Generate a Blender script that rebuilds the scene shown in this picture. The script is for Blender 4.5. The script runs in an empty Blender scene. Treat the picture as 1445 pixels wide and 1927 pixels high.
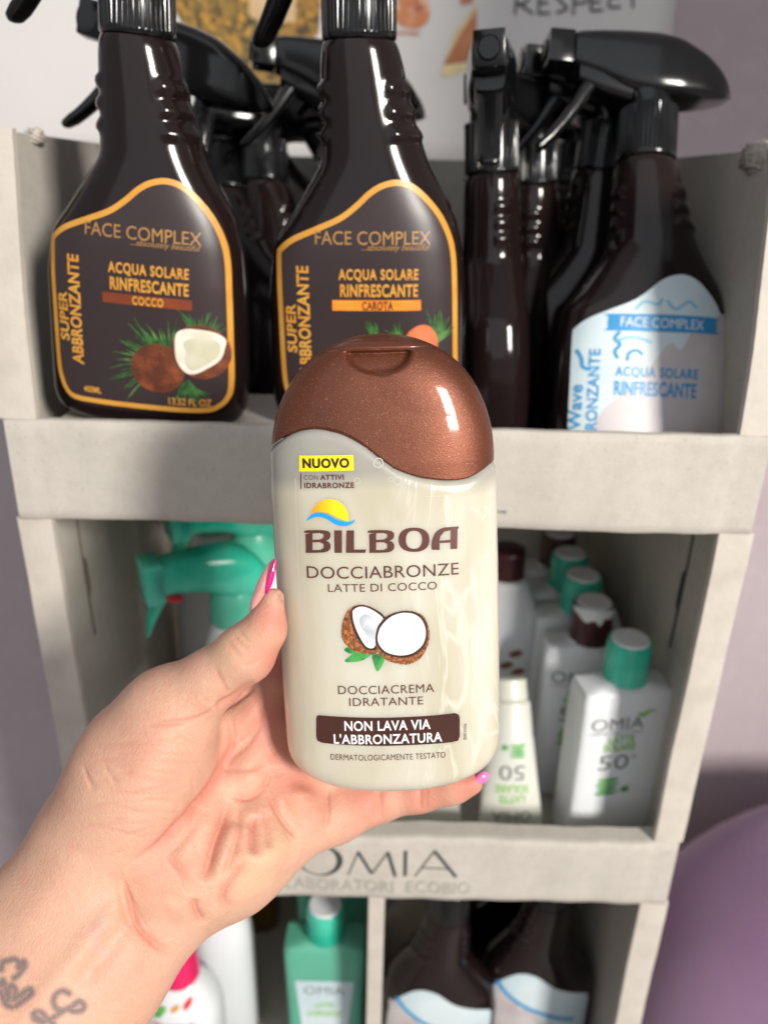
import bpy, bmesh, math, random
import numpy as np
from mathutils import Vector, Matrix
random.seed(7)
rng = np.random.default_rng(5)
S = bpy.context.scene
COL = S.collection

# ------------------------------------------------------------------ camera
F = 1446.0; U0, V0 = 722.5, 963.5
PITCH = math.radians(23.2); ROLL = math.radians(1.3)
CZ = 1.30
cam = bpy.data.cameras.new('camera'); camo = bpy.data.objects.new('camera', cam); COL.objects.link(camo)
R3 = (Matrix.Rotation(math.radians(90) - PITCH, 3, 'X') @ Matrix.Rotation(ROLL, 3, 'Z'))
camo.matrix_world = Matrix.Translation((0, 0, CZ)) @ R3.to_4x4()
cam.sensor_fit = 'HORIZONTAL'; cam.sensor_width = 36; cam.lens = 36 * F / 1445
cam.clip_start = 0.01; cam.clip_end = 50
cam.dof.use_dof = True; cam.dof.focus_distance = 0.252; cam.dof.aperture_fstop = 10.5
S.camera = camo
C0 = Vector((0, 0, CZ))

# ------------------------------------------------------------------ light
S.view_settings.view_transform = 'Standard'; S.view_settings.look = 'None'
S.view_settings.gamma = 1; S.view_settings.exposure = 0.17
w = bpy.data.worlds.new('World'); S.world = w; w.use_nodes = True
w.node_tree.nodes['Background'].inputs[0].default_value = (0.93, 0.95, 1.0, 1)
w.node_tree.nodes['Background'].inputs[1].default_value = 0.30

def area(name, loc, target, size, power, color, sizey=None):
    l = bpy.data.lights.new(name, 'AREA'); l.energy = power; l.color = color
    l.shape = 'RECTANGLE'; l.size = size; l.size_y = sizey or size
    o = bpy.data.objects.new(name, l); COL.objects.link(o)
    d = Vector(target) - Vector(loc); o.rotation_mode = 'QUATERNION'
    o.rotation_quaternion = d.to_track_quat('-Z', 'Y'); o.location = loc
    return o
TGT = (0, 0.36, 1.12)
KD = Vector((0.70, -1.0, 0.50)).normalized()
area('sunlit_window', Vector(TGT) + KD * 2.6, TGT, 0.42, 84, (1.0, 0.95, 0.88), 0.55)
area('fill_light', (-0.5, -1.9, 2.6), TGT, 3.0, 14, (0.9, 0.95, 1.0))  # added broad fill lamp behind the camera, not an actual window

# ------------------------------------------------------------------ projections
def ray(u, v): return R3 @ Vector(((u - U0) / F, (V0 - v) / F, -1.0))
def at(u, v, Y):
    r = ray(u, v); return C0 + r * (Y / r.y)
def at_z(u, v, z):
    r = ray(u, v); return C0 + r * ((z - CZ) / r.z)
def cs(u, v, d): return C0 + ray(u, v) * d

# ------------------------------------------------------------------ materials
def mat(name, col, rough=0.5, metal=0.0, noise=None, bump=None, coat=0.0, spec=0.5, sss=None, alpha=None, sheen=0.0, trans=0.0):
    m = bpy.data.materials.new(name); m.use_nodes = True
    nt = m.node_tree; N = nt.nodes; L = nt.links; p = N['Principled BSDF']
    p.inputs['Base Color'].default_value = (*col, 1); p.inputs['Roughness'].default_value = rough
    p.inputs['Metallic'].default_value = metal; p.inputs['Coat Weight'].default_value = coat
    p.inputs['Coat Roughness'].default_value = 0.08
    p.inputs['Specular IOR Level'].default_value = spec
    p.inputs['Sheen Weight'].default_value = sheen
    p.inputs['Transmission Weight'].default_value = trans
    if sss:
        p.inputs['Subsurface Weight'].default_value = sss[0]; p.inputs['Subsurface Scale'].default_value = sss[1]
        p.inputs['Subsurface Radius'].default_value = sss[2] if len(sss) > 2 else (1, .9, .7)
    tc = N.new('ShaderNodeTexCoord')
    if noise:   # list of (scale, colour, amount, lo, hi)
        prev = None; base = (*col, 1)
        for (sc, c2, lo, hi) in noise:
            n = N.new('ShaderNodeTexNoise'); n.inputs['Scale'].default_value = sc; n.inputs['Detail'].default_value = 5
            L.new(tc.outputs['Object'], n.inputs['Vector'])
            r = N.new('ShaderNodeMapRange'); r.inputs[1].default_value = lo; r.inputs[2].default_value = hi
            L.new(n.outputs['Fac'], r.inputs[0])
            mx = N.new('ShaderNodeMix'); mx.data_type = 'RGBA'
            L.new(r.outputs[0], mx.inputs[0])
            if prev: L.new(prev, mx.inputs[6])
            else: mx.inputs[6].default_value = base
            mx.inputs[7].default_value = (*c2, 1); prev = mx.outputs[2]
        L.new(prev, p.inputs['Base Color'])
    if bump:
        last = None
        for (sc, st, dist) in bump:
            n = N.new('ShaderNodeTexNoise'); n.inputs['Scale'].default_value = sc; n.inputs['Detail'].default_value = 4
            L.new(tc.outputs['Object'], n.inputs['Vector'])
            b = N.new('ShaderNodeBump'); b.inputs['Strength'].default_value = st; b.inputs['Distance'].default_value = dist
            L.new(n.outputs['Fac'], b.inputs['Height'])
            if last: L.new(last, b.inputs['Normal'])
            last = b.outputs[0]
        L.new(last, p.inputs['Normal'])
    return m

def srgb(r, g, b):
    f = lambda c: (c / 255 / 12.92) if c <= 10 else ((c / 255 + .055) / 1.055) ** 2.4
    return (f(r), f(g), f(b))

M = {}
M['card'] = mat('cardboard', (.505, .468, .415), .8, noise=[(160, (.465, .43, .38), .40, .7), (420, (.40, .36, .31), .62, .75), (900, (.27, .22, .17), .68, .76), (1500, (.58, .55, .50), .58, .7), (8, (.49, .45, .40), .5, .75)], bump=[(900, .3, .0004)], spec=.25)
M['card_edge'] = mat('cardboard_edge', (.56, .51, .45), .75, noise=[(80, (.50, .455, .40), .4, .7), (700, (.36, .31, .26), .68, .78)], bump=[(400, .4, .0005)], spec=.2)
M['bottle'] = mat('dark_bottle_plastic', (.011, .0062, .0062), .13, coat=0.0, spec=.4, bump=[(35, .05, .002)], noise=[(12, (.014, .0078, .0075), .4, .7)])
M['black'] = mat('black_plastic', (.0045, .0045, .005), .18, bump=[(300, .05, .0005)], noise=[(40, (.006, .006, .0065), .4, .7)])
M['label_dark'] = mat('dark_label', (.033, .021, .022), .36, noise=[(20, (.037, .024, .025), .4, .7)], spec=.45)
M['gold'] = mat('gold_print', srgb(206, 142, 52), .38, noise=[(60, srgb(216, 158, 66), .4, .7)])
M['gold_dim'] = mat('dull_gold_print', srgb(160, 118, 66), .4, noise=[(60, srgb(176, 130, 72), .4, .7)])
M['banner_ink'] = mat('dark_brown_print', srgb(70, 50, 20), .4, noise=[(60, srgb(82, 60, 26), .4, .7)])
M['brown_bar'] = mat('brown_bar', srgb(110, 50, 24), .4, noise=[(40, srgb(140, 64, 30), .4, .7)])
M['orange_bar'] = mat('orange_bar', srgb(235, 120, 35), .4, noise=[(30, srgb(235, 165, 50), .4, .65)])
M['coconut_skin'] = mat('coconut_skin_print', srgb(88, 45, 25), .4, noise=[(150, srgb(140, 72, 42), .4, .7), (900, srgb(60, 30, 18), .5, .75)])
M['coconut_flesh'] = mat('coconut_flesh_print', srgb(226, 222, 208), .4, noise=[(120, srgb(205, 200, 180), .4, .7)])
M['coconut_milk'] = mat('coconut_milk_print', srgb(190, 186, 160), .4, noise=[(60, srgb(210, 206, 185), .4, .7)])
M['frond'] = mat('palm_leaf_print', srgb(60, 110, 50), .4, noise=[(300, srgb(30, 66, 34), .4, .65), (90, srgb(110, 160, 84), .5, .75)])
M['carrot'] = mat('carrot_print', srgb(222, 120, 76), .4, noise=[(100, srgb(200, 96, 56), .4, .7)])
M['lab_pale'] = mat('pale_label', srgb(206, 220, 224), .4, noise=[(18, srgb(184, 204, 212), .4, .65)])
M['lab_milk'] = mat('milk_wave_print', srgb(202, 196, 197), .4, noise=[(30, srgb(184, 170, 172), .4, .7)])
M['blue'] = mat('blue_print', srgb(44, 140, 196), .4, noise=[(50, srgb(56, 152, 206), .4, .7)])
M['blue_pale'] = mat('pale_blue_print', srgb(120, 186, 216), .4, noise=[(50, srgb(140, 196, 222), .4, .7)])
M['white_print'] = mat('white_print', (.8, .8, .8), .4, noise=[(50, (.74, .74, .74), .4, .7)])
M['white_plastic'] = mat('white_plastic', (.74, .76, .78), .25, noise=[(12, (.70, .72, .74), .4, .7)], bump=[(60, .04, .001)])
M['cream_plastic'] = mat('cream_plastic', (.66, .67, .62), .35, noise=[(12, (.6, .6, .5), .4, .7)])
M['teal'] = mat('teal_plastic', srgb(20, 178, 148), .2, noise=[(26, srgb(90, 206, 178), .45, .7)], sss=(.4, .02))
M['mint'] = mat('mint_plastic', srgb(96, 176, 150), .3, noise=[(20, srgb(88, 166, 140), .4, .7)])
M['teal_light'] = mat('pale_teal_plastic', srgb(120, 200, 172), .3, noise=[(14, srgb(60, 180, 150), .4, .7)])
M['maroon'] = mat('maroon_plastic', srgb(70, 28, 32), .3, noise=[(20, srgb(60, 24, 28), .4, .7)])
M['pink'] = mat('pink_plastic', srgb(226, 30, 100), .3, noise=[(20, srgb(215, 26, 92), .4, .7)])
M['red'] = mat('red_plastic', srgb(215, 40, 60), .3, noise=[(20, srgb(205, 36, 54), .4, .7)])
M['grey_ink'] = mat('grey_ink', srgb(120, 124, 122), .5, noise=[(60, srgb(130, 134, 132), .4, .7)])
M['faint_ink'] = mat('faint_ink', srgb(166, 164, 156), .6, noise=[(60, srgb(156, 154, 146), .4, .7)])
M['dark_ink'] = mat('dark_ink', srgb(52, 58, 58), .5, noise=[(80, srgb(66, 70, 70), .4, .7)])
M['green_ink'] = mat('green_ink', srgb(130, 190, 90), .5, noise=[(60, srgb(150, 200, 110), .4, .7)])
M['aloe'] = mat('aloe_print', srgb(66, 160, 70), .5, noise=[(160, srgb(140, 200, 110), .45, .65)])
M['wall'] = mat('wall_paint', (.51, .435, .46), .8, noise=[(3, (.47, .39, .415), .4, .7), (60, (.54, .46, .485), .5, .8)], bump=[(120, .15, .001)], spec=.2)
M['paper'] = mat('poster_paper', (.72, .70, .68), .55, noise=[(6, (.68, .66, .64), .4, .7)], bump=[(8, .3, .004)])
M['floor'] = mat('floor_tiles', (.30, .28, .27), .5, noise=[(6, (.25, .23, .22), .4, .7)])
M['fabric'] = mat('purple_fabric', srgb(132, 102, 134), .9, noise=[(500, srgb(112, 84, 116), .45, .62), (6, srgb(138, 108, 140), .4, .7)], bump=[(900, .5, .0006)], sheen=.4)
M['seam'] = mat('seam_thread', srgb(110, 72, 104), .8, noise=[(200, srgb(124, 84, 116), .4, .7)])

# held bottle prints
M['choc'] = mat('chocolate_print', srgb(84, 48, 42), .35, noise=[(60, srgb(92, 54, 46), .4, .7)])
M['banner'] = mat('banner_print', srgb(66, 38, 32), .3, noise=[(60, srgb(72, 43, 36), .4, .7)])
M['yellow'] = mat('yellow_print', srgb(250, 224, 20), .4, noise=[(60, srgb(246, 218, 18), .4, .7)])
M['ink_black'] = mat('black_ink', srgb(30, 26, 22), .4, noise=[(60, srgb(36, 30, 26), .4, .7)])
M['sky_blue'] = mat('bright_blue_print', srgb(20, 150, 225), .4, noise=[(60, srgb(30, 158, 230), .4, .7)])
M['husk'] = mat('coconut_husk_print', srgb(128, 74, 36), .5, noise=[(900, srgb(186, 118, 66), .45, .62), (1600, srgb(60, 30, 16), .52, .66)])
M['husk_dark'] = mat('dark_husk_print', srgb(48, 26, 16), .5, noise=[(1500, srgb(96, 54, 30), .5, .7)])
M['coco_white'] = mat('coconut_white_print', srgb(214, 220, 224), .45, noise=[(120, srgb(204, 210, 215), .4, .7)])
M['coco_grey'] = mat('coconut_grey_print', srgb(176, 182, 187), .45, noise=[(160, srgb(206, 212, 216), .4, .65)])
M['coco_grey2'] = mat('coconut_shade_print', srgb(203, 209, 213), .45, noise=[(160, srgb(212, 218, 222), .4, .65)])
M['leaf'] = mat('leaf_print', srgb(70, 160, 76), .45, noise=[(260, srgb(34, 112, 52), .42, .66)])
M['sun'] = mat('sun_print', srgb(250, 190, 20), .4)
def grad(m, axis, a, b, c1, c2):
    nt = m.node_tree; N = nt.nodes; L = nt.links
    tc = N.new('ShaderNodeTexCoord'); sx = N.new('ShaderNodeSeparateXYZ'); L.new(tc.outputs['Object'], sx.inputs[0])
    r = N.new('ShaderNodeMapRange'); r.inputs[1].default_value = a; r.inputs[2].default_value = b
    L.new(sx.outputs[axis], r.inputs[0])
    mx = N.new('ShaderNodeMix'); mx.data_type = 'RGBA'; mx.inputs[6].default_value = (*c1, 1); mx.inputs[7].default_value = (*c2, 1)
    L.new(r.outputs[0], mx.inputs[0]); L.new(mx.outputs[2], N['Principled BSDF'].inputs['Base Color'])

# bronze cap
M['bronze'] = mat('bronze_pearl_plastic', (.150, .042, .018), .46, metal=.55, coat=.30, noise=[(40, (.115, .033, .015), .4, .7), (2600, (.34, .14, .085), .58, .72)], bump=[(2300, .3, .0003), (45, .05, .001)])

def milky():
    m = mat('milky_plastic', (.70, .66, .54), .27, sss=(.7, .009, (1, .95, .8)), coat=.5)
    nt = m.node_tree; N = nt.nodes; L = nt.links; p = N['Principled BSDF']
    tc = N.new('ShaderNodeTexCoord')
    sx = N.new('ShaderNodeSeparateXYZ'); L.new(tc.outputs['Object'], sx.inputs[0])
    n = N.new('ShaderNodeTexNoise'); n.inputs['Scale'].default_value = 28; L.new(tc.outputs['Object'], n.inputs['Vector'])
    ad = N.new('ShaderNodeMath'); ad.operation = 'MULTIPLY_ADD'; ad.inputs[1].default_value = .016; L.new(n.outputs['Fac'], ad.inputs[0]); L.new(sx.outputs[2], ad.inputs[2])
    # fill level: air gap above the cream is greyer
    r = N.new('ShaderNodeMapRange'); r.inputs[1].default_value = .0325; r.inputs[2].default_value = .0385; L.new(ad.outputs[0], r.inputs[0])
    mx = N.new('ShaderNodeMix'); mx.data_type = 'RGBA'
    # creamy swirls inside
    mp = N.new('ShaderNodeMapping'); mp.inputs['Scale'].default_value = (1.3, 1, .45); mp.inputs['Rotation'].default_value = (0, .35, 0); L.new(tc.outputs['Object'], mp.inputs[0])
    n2 = N.new('ShaderNodeTexNoise'); n2.inputs['Scale'].default_value = 40; n2.inputs['Distortion'].default_value = 1.6; n2.inputs['Detail'].default_value = 2; L.new(mp.outputs[0], n2.inputs['Vector'])
    ab = N.new('ShaderNodeMath'); ab.operation = 'SUBTRACT'; ab.inputs[1].default_value = .5; L.new(n2.outputs['Fac'], ab.inputs[0])
    ab2 = N.new('ShaderNodeMath'); ab2.operation = 'ABSOLUTE'; L.new(ab.outputs[0], ab2.inputs[0])
    r2 = N.new('ShaderNodeMapRange'); r2.inputs[1].default_value = .022; r2.inputs[2].default_value = 0; L.new(ab2.outputs[0], r2.inputs[0])
    mask = N.new('ShaderNodeMapRange'); mask.inputs[1].default_value = 0.0; mask.inputs[2].default_value = .02; L.new(sx.outputs[0], mask.inputs[0])
    mu = N.new('ShaderNodeMath'); mu.operation = 'MULTIPLY'; L.new(r2.outputs[0], mu.inputs[0]); L.new(mask.outputs[0], mu.inputs[1])
    mu2 = N.new('ShaderNodeMath'); mu2.operation = 'MULTIPLY'; mu2.inputs[1].default_value = .6; L.new(mu.outputs[0], mu2.inputs[0])
    nc = N.new('ShaderNodeTexNoise'); nc.inputs['Scale'].default_value = 22; nc.inputs['Detail'].default_value = 3; nc.inputs['Distortion'].default_value = .8; L.new(mp.outputs[0], nc.inputs['Vector'])
    rc = N.new('ShaderNodeMapRange'); rc.inputs[1].default_value = .38; rc.inputs[2].default_value = .64; L.new(nc.outputs['Fac'], rc.inputs[0])
    cc = N.new('ShaderNodeMix'); cc.data_type = 'RGBA'; cc.inputs[6].default_value = (.52, .475, .36, 1); cc.inputs[7].default_value = (.64, .615, .52, 1); L.new(rc.outputs[0], cc.inputs[0])
    mc = N.new('ShaderNodeMix'); mc.data_type = 'RGBA'; L.new(cc.outputs[2], mc.inputs[6]); mc.inputs[7].default_value = (.72, .70, .60, 1)
    L.new(mu2.outputs[0], mc.inputs[0])
    L.new(r.outputs[0], mx.inputs[0]); L.new(mc.outputs[2], mx.inputs[6]); mx.inputs[7].default_value = (.36, .345, .305, 1)
    L.new(mx.outputs[2], p.inputs['Base Color'])
    b = N.new('ShaderNodeBump'); b.inputs['Strength'].default_value = .25; b.inputs['Distance'].default_value = .0006
    L.new(mu.outputs[0], b.inputs['Height'])
    n3 = N.new('ShaderNodeTexNoise'); n3.inputs['Scale'].default_value = 1500; L.new(tc.outputs['Object'], n3.inputs['Vector'])
    b2 = N.new('ShaderNodeBump'); b2.inputs['Strength'].default_value = .10; b2.inputs['Distance'].default_value = .0003
    L.new(n3.outputs['Fac'], b2.inputs['Height']); L.new(b.outputs[0], b2.inputs['Normal']); L.new(b2.outputs[0], p.inputs['Normal'])
    return m
M['milky'] = milky()

# ------------------------------------------------------------------ object helpers
def link(name, me, m=None, parent=None, smooth=True):
    o = bpy.data.objects.new(name, me); COL.objects.link(o)
    if m is not None:
        me.materials.clear(); me.materials.append(m)
    if smooth and len(me.polygons): me.polygons.foreach_set('use_smooth', [True] * len(me.polygons))
    if parent: o.parent = parent
    return o
def from_bm(name, bm, m, parent=None, smooth=True, autosmooth=None):
    me = bpy.data.meshes.new(name); bm.to_mesh(me); bm.free()
    o = link(name, me, m, parent, smooth)
    if autosmooth: sharp(me, autosmooth)
    return o
def sharp(me, deg):
    bm = bmesh.new(); bm.from_mesh(me); a = math.radians(deg)
    for e in bm.edges:
        e.smooth = not (len(e.link_faces) != 2 or e.calc_face_angle(0) > a)
    bm.to_mesh(me); bm.free()
def thing(name, label, cat, mw=None, group=None, kind=None):
    o = bpy.data.objects.new(name, None); COL.objects.link(o); o.empty_display_size = .02
    if mw is not None: o.matrix_world = mw
    return tag(o, label, cat, group, kind)
def tag(o, label=None, cat=None, group=None, kind=None):
    if label: o['label'] = label
    if cat: o['category'] = cat
    if group: o['group'] = group
    if kind: o['kind'] = kind
    return o
def sgp(x, p): return math.copysign(abs(x) ** p, x)
def loft(rows, seg=48, cap0=True, cap1=True):
    """rows: (z, cx, cy, rx, ry, n) superellipse rings"""
    bm = bmesh.new(); rings = []
    for (z, cx, cy, rx, ry, n) in rows:
        rings.append([bm.verts.new((cx + rx * sgp(math.cos(2 * math.pi * i / seg), 2 / n), cy + ry * sgp(math.sin(2 * math.pi * i / seg), 2 / n), z)) for i in range(seg)])
    for a, b in zip(rings, rings[1:]):
        for i in range(seg):
            j = (i + 1) % seg; bm.faces.new((a[i], a[j], b[j], b[i]))
    if cap0: bm.faces.new(rings[0][::-1])
    if cap1: bm.faces.new(rings[-1])
    return bm
def xloft(secs, seg=24, axis='x'):
    """secs: (x, yc, zc, ry, rz, n) rings stacked along x"""
    bm = bmesh.new(); rings = []
    for (x, yc, zc, ry, rz, n) in secs:
        rings.append([bm.verts.new((x, yc + ry * sgp(math.cos(2 * math.pi * i / seg), 2 / n), zc + rz * sgp(math.sin(2 * math.pi * i / seg), 2 / n))) for i in range(seg)])
    for a, b in zip(rings, rings[1:]):
        for i in range(seg):
            j = (i + 1) % seg; bm.faces.new((a[i], b[i], b[j], a[j]))
    bm.faces.new(rings[0]); bm.faces.new(rings[-1][::-1])
    return bm
def box(bm, lo, hi, bev=0.0):
    r = bmesh.ops.create_cube(bm, size=1)
    for v in r['verts']:
        v.co = Vector([(lo[i] + hi[i]) / 2 + v.co[i] * (hi[i] - lo[i]) for i in range(3)])
    if bev:
        es = list({e for v in r['verts'] for e in v.link_edges})
        bmesh.ops.bevel(bm, geom=es, offset=bev, segments=2, affect='EDGES', profile=.5)
def smooth_interp(zs, xs, zq, sig):
    g = np.linspace(zs[0], zs[-1], 800); y = np.interp(g, zs, xs)
    k = max(1, int(sig / (g[1] - g[0]) * 3)); kern = np.exp(-.5 * (np.arange(-k, k + 1) / (k / 3)) ** 2); kern /= kern.sum()
    yp = np.pad(y, k, mode='reflect', reflect_type='odd'); ys = np.convolve(yp, kern, 'valid')
    return np.interp(zq, g, ys)
def spl(pts, n=8, closed=True):
    out = []; N = len(pts); P = [Vector(p[:2]) for p in pts]
    rngk = range(N) if closed else range(N - 1)
    for i in rngk:
        if closed: p0, p1, p2, p3 = P[i - 1], P[i], P[(i + 1) % N], P[(i + 2) % N]
        else: p0, p1, p2, p3 = P[max(i - 1, 0)], P[i], P[i + 1], P[min(i + 2, N - 1)]
        for k in range(n):
            t = k / n
            out.append(tuple(.5 * ((2 * p1) + (-p0 + p2) * t + (2 * p0 - 5 * p1 + 4 * p2 - p3) * t * t + (-p0 + 3 * p1 - 3 * p2 + p3) * t ** 3)))
    if not closed: out.append(tuple(P[-1]))
    return out

# --- flat prints: everything is made in the (x, z) plane then wrapped on to a surface y = f(x, z)
def curve_mesh(loops):
    c = bpy.data.curves.new('c', 'CURVE'); c.dimensions = '2D'; c.fill_mode = 'BOTH'
    for lp in loops:
        s = c.splines.new('POLY'); s.points.add(len(lp) - 1)
        for p, q in zip(s.points, lp): p.co = (q[0], q[1], 0, 1)
        s.use_cyclic_u = True
    return _eval(c)
def _eval(c):
    o = bpy.data.objects.new('tmp', c); COL.objects.link(o)
    bpy.context.view_layer.update()
    me = bpy.data.meshes.new_from_object(o.evaluated_get(bpy.context.evaluated_depsgraph_get()))
    bpy.data.objects.remove(o); bpy.data.curves.remove(c)
    bm = bmesh.new(); bm.from_mesh(me); bpy.data.meshes.remove(me)
    for v in bm.verts: v.co = Vector((v.co.x, 0, v.co.y))
    return bm
def text_mesh(s, bold=0.0, shear=0.0, sp=1.0):
    c = bpy.data.curves.new('t', 'FONT'); c.body = s; c.size = 1; c.offset = bold if abs(bold) > .01 else 0.0; c.shear = shear; c.space_character = sp + bold * 1.2; c.resolution_u = 4
    return _eval(c)
def poly(pts):
    bm = bmesh.new(); bm.faces.new([bm.verts.new((p[0], 0, p[1])) for p in pts]); return bm
def stroke(pts, wd, n=6, taper=False):
    P = spl(pts, n, False); bm = bmesh.new(); L = []; Rr = []
    for i, p in enumerate(P):
        a = Vector(P[max(i - 1, 0)]); b = Vector(P[min(i + 1, len(P) - 1)]); t = (b - a)
        if t.length < 1e-9: t = Vector((1, 0))
        t.normalize(); nn = Vector((-t.y, t.x)); ww = wd / 2
        if taper: ww *= (1 - .9 * i / (len(P) - 1))
        L.append(bm.verts.new((p[0] + nn.x * ww, 0, p[1] + nn.y * ww))); Rr.append(bm.verts.new((p[0] - nn.x * ww, 0, p[1] - nn.y * ww)))
    for i in range(len(P) - 1): bm.faces.new((L[i], L[i + 1], Rr[i + 1], Rr[i]))
    return bm
def merge(bms):
    o = bmesh.new()
    for b in bms:
        me = bpy.data.meshes.new('m'); b.to_mesh(me); b.free(); o.from_mesh(me); bpy.data.meshes.remove(me)
    return o
def wrap(bm, surf, off, cell=.004):
    bb = [min(v.co.x for v in bm.verts), max(v.co.x for v in bm.verts), min(v.co.z for v in bm.verts), max(v.co.z for v in bm.verts)]
    if cell:
        for ax, lo, hi in ((0, bb[0], bb[1]), (2, bb[2], bb[3])):
            n = int((hi - lo) / cell)
            for k in range(1, n + 1):
                t = lo + (hi - lo) * k / (n + 1); no = (1, 0, 0) if ax == 0 else (0, 0, 1); co = (t, 0, 0) if ax == 0 else (0, 0, t)
                bmesh.ops.bisect_plane(bm, geom=bm.verts[:] + bm.edges[:] + bm.faces[:], plane_co=co, plane_no=no)
    bmesh.ops.triangulate(bm, faces=bm.faces[:])
    for v in bm.verts: v.co.y = surf(v.co.x, v.co.z) - off
    for f in bm.faces:
        f.normal_update()
        if f.normal.y > 0: f.normal_flip()
    return bm
def fit(bm, cx, cz, w_, h_, rot=0):
    xs = [v.co.x for v in bm.verts]; zs = [v.co.z for v in bm.verts]
    mx, mz = (min(xs) + max(xs)) / 2, (min(zs) + max(zs)) / 2; sx, sz = max(xs) - min(xs), max(zs) - min(zs)
    if rot: w_, h_ = h_, w_
    for v in bm.verts:
        x, z = (v.co.x - mx) * w_ / sx, (v.co.z - mz) * h_ / sz
        if rot: x, z = -z, x
        v.co.x, v.co.z = cx + x, cz + z
    return bm

# ================================================================== SETTING
YW = 0.86
def plane_obj(name, pts, m, kind, th=None):
    bm = bmesh.new(); bm.faces.new([bm.verts.new(p) for p in pts]); o = from_bm(name, bm, m, smooth=False); o['kind'] = kind; return o
bm = bmesh.new(); box(bm, (-3, YW, 0), (3, YW + .1, 2.8)); o = from_bm('wall', bm, M['wall'], smooth=False); tag(o, kind='structure')
bm = bmesh.new(); box(bm, (-3, -4, -.05), (3, YW, 0)); o = from_bm('floor', bm, M['floor'], smooth=False); tag(o, kind='structure')

cb_ = thing('shade_blocker', 'added plain white cupboard high on the right, out of the close view', 'blocker', Matrix.Translation((.66, .43, 1.50)))  # added out of view to shade the upper wall and top shelf back
bm = bmesh.new(); box(bm, (-.18, -.43, 0), (.19, .428, .60), .004); from_bm('blocker_body', bm, M['paper'], cb_, False)
bm = bmesh.new(); box(bm, (-.199, -.428, .002), (-.1805, -.002, .598), .003); from_bm('blocker_panel', bm, M['paper'], cb_, False)
bm = bmesh.new(); box(bm, (-.199, .002, .002), (-.1805, .426, .598), .003); from_bm('blocker_panel', bm, M['paper'], cb_, False)

# ---- poster on the wall
YP = YW - .004
pos = thing('poster', 'large pale paper poster with food pictures and handwritten RESPECT, pinned on the mauve wall', 'poster', Matrix.Translation((0, YP, 0)))
pa = at(1246, -30, YP); pb = at(1238, 330, YP)
bm = poly([(-.62, pb.z), (pb.x, pb.z), (pa.x, pa.z + .3), (-.62, pa.z + .3)])
wrap(bm, lambda x, z: 0, 0, .03)
for v in bm.verts: v.co.y = -.001 - .0012 * math.sin(v.co.x * 22) - .001 * math.sin(v.co.z * 31 + v.co.x * 9)
r = bmesh.ops.extrude_face_region(bm, geom=bm.faces[:])
for v in [g for g in r['geom'] if isinstance(g, bmesh.types.BMVert)]: v.co.y = .003
from_bm('sheet', bm, M['paper'], pos)
ps = lambda x, z: -.001 - .0012 * math.sin(x * 22) - .001 * math.sin(z * 31 + x * 9)
def pp(u, v): q = at(u, v, YP); return (q.x, q.z)
def tree_mat():
    m = mat('autumn_tree_photo', srgb(146, 110, 44), .55, noise=[(40, srgb(104, 92, 44), .45, .6), (110, srgb(70, 54, 30), .48, .6), (190, srgb(200, 146, 52), .52, .66)]); return m
M['tree_photo'] = tree_mat()
pic = from_bm('landscape_picture', wrap(poly([pp(318, -60), pp(610, -60), pp(600, 60), pp(560, 120), pp(520, 190), pp(440, 150), pp(360, 70), pp(330, 20)]), ps, .0008, .03), M['tree_photo'], pos)
M['stone_photo'] = mat('stone_tower_photo', srgb(206, 176, 132), .55, noise=[(40, srgb(190, 156, 112), .4, .7)])
from_bm('tower_picture', wrap(poly([pp(466, -60), pp(560, -60), pp(556, 40), pp(500, 46), pp(470, 30)]), ps, .0012, .03), M['stone_photo'], pic)
M['peach_photo'] = mat('peach_photo', srgb(206, 130, 84), .5, noise=[(50, srgb(232, 190, 160), .5, .65), (90, srgb(170, 70, 50), .55, .7)])
from_bm('fruit_picture', wrap(poly(spl([pp(740, 20), pp(765, -20), pp(800, -10), pp(808, 30), pp(790, 52), pp(755, 48)])), ps, .0008, .02), M['peach_photo'], pos)
M['cake_photo'] = mat('cake_photo', srgb(176, 108, 66), .5, noise=[(60, srgb(196, 128, 84), .4, .65)])
M['crust_photo'] = mat('crust_photo', srgb(226, 208, 160), .5, noise=[(60, srgb(210, 190, 140), .4, .65)])
from_bm('crust_picture', wrap(poly([pp(896, 8), pp(855, 60), pp(828, 138), pp(836, 148), pp(880, 132), pp(896, 130)]), ps, .0008, .02), M['crust_photo'], pos)
from_bm('cake_picture', wrap(poly([pp(896, 18), pp(862, 70), pp(834, 122), pp(868, 118), pp(896, 112)]), ps, .0012, .02), M['cake_photo'], pos)
from_bm('cake_crumb_picture', wrap(poly([pp(862, -40), pp(890, -40), pp(888, 6), pp(866, 10)]), ps, .0012, .02), M['cake_photo'], pos)
def letters(specs, wd):
    return merge([stroke([pp(*q) for q in s], wd, 6) for s in specs])
resp = [[(968, 28), (972, -12)], [(968, -12), (992, -10), (990, 4), (971, 8)], [(976, 8), (1002, 26)],
        [(1014, -12), (1012, 26)], [(1012, 26), (1034, 24)], [(1013, 6), (1030, 5)], [(1014, -12), (1036, -13)],
        [(1066, -14), (1048, -8), (1056, 4), (1066, 16), (1046, 24)],
        [(1078, 28), (1080, -12)], [(1080, -12), (1104, -8), (1100, 4), (1080, 6)],
        [(1112, -12), (1111, 20)], [(1111, 20), (1134, 18)], [(1112, 4), (1130, 3)], [(1112, -12), (1136, -12)],
        [(1168, -8), (1148, -4), (1146, 12), (1168, 12)], [(1176, -10), (1206, -11)], [(1190, -10), (1190, 14)]]
from_bm('handwritten_lettering', wrap(letters(resp, .0022), ps, .0010, 0), M['dark_ink'], pos)
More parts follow.
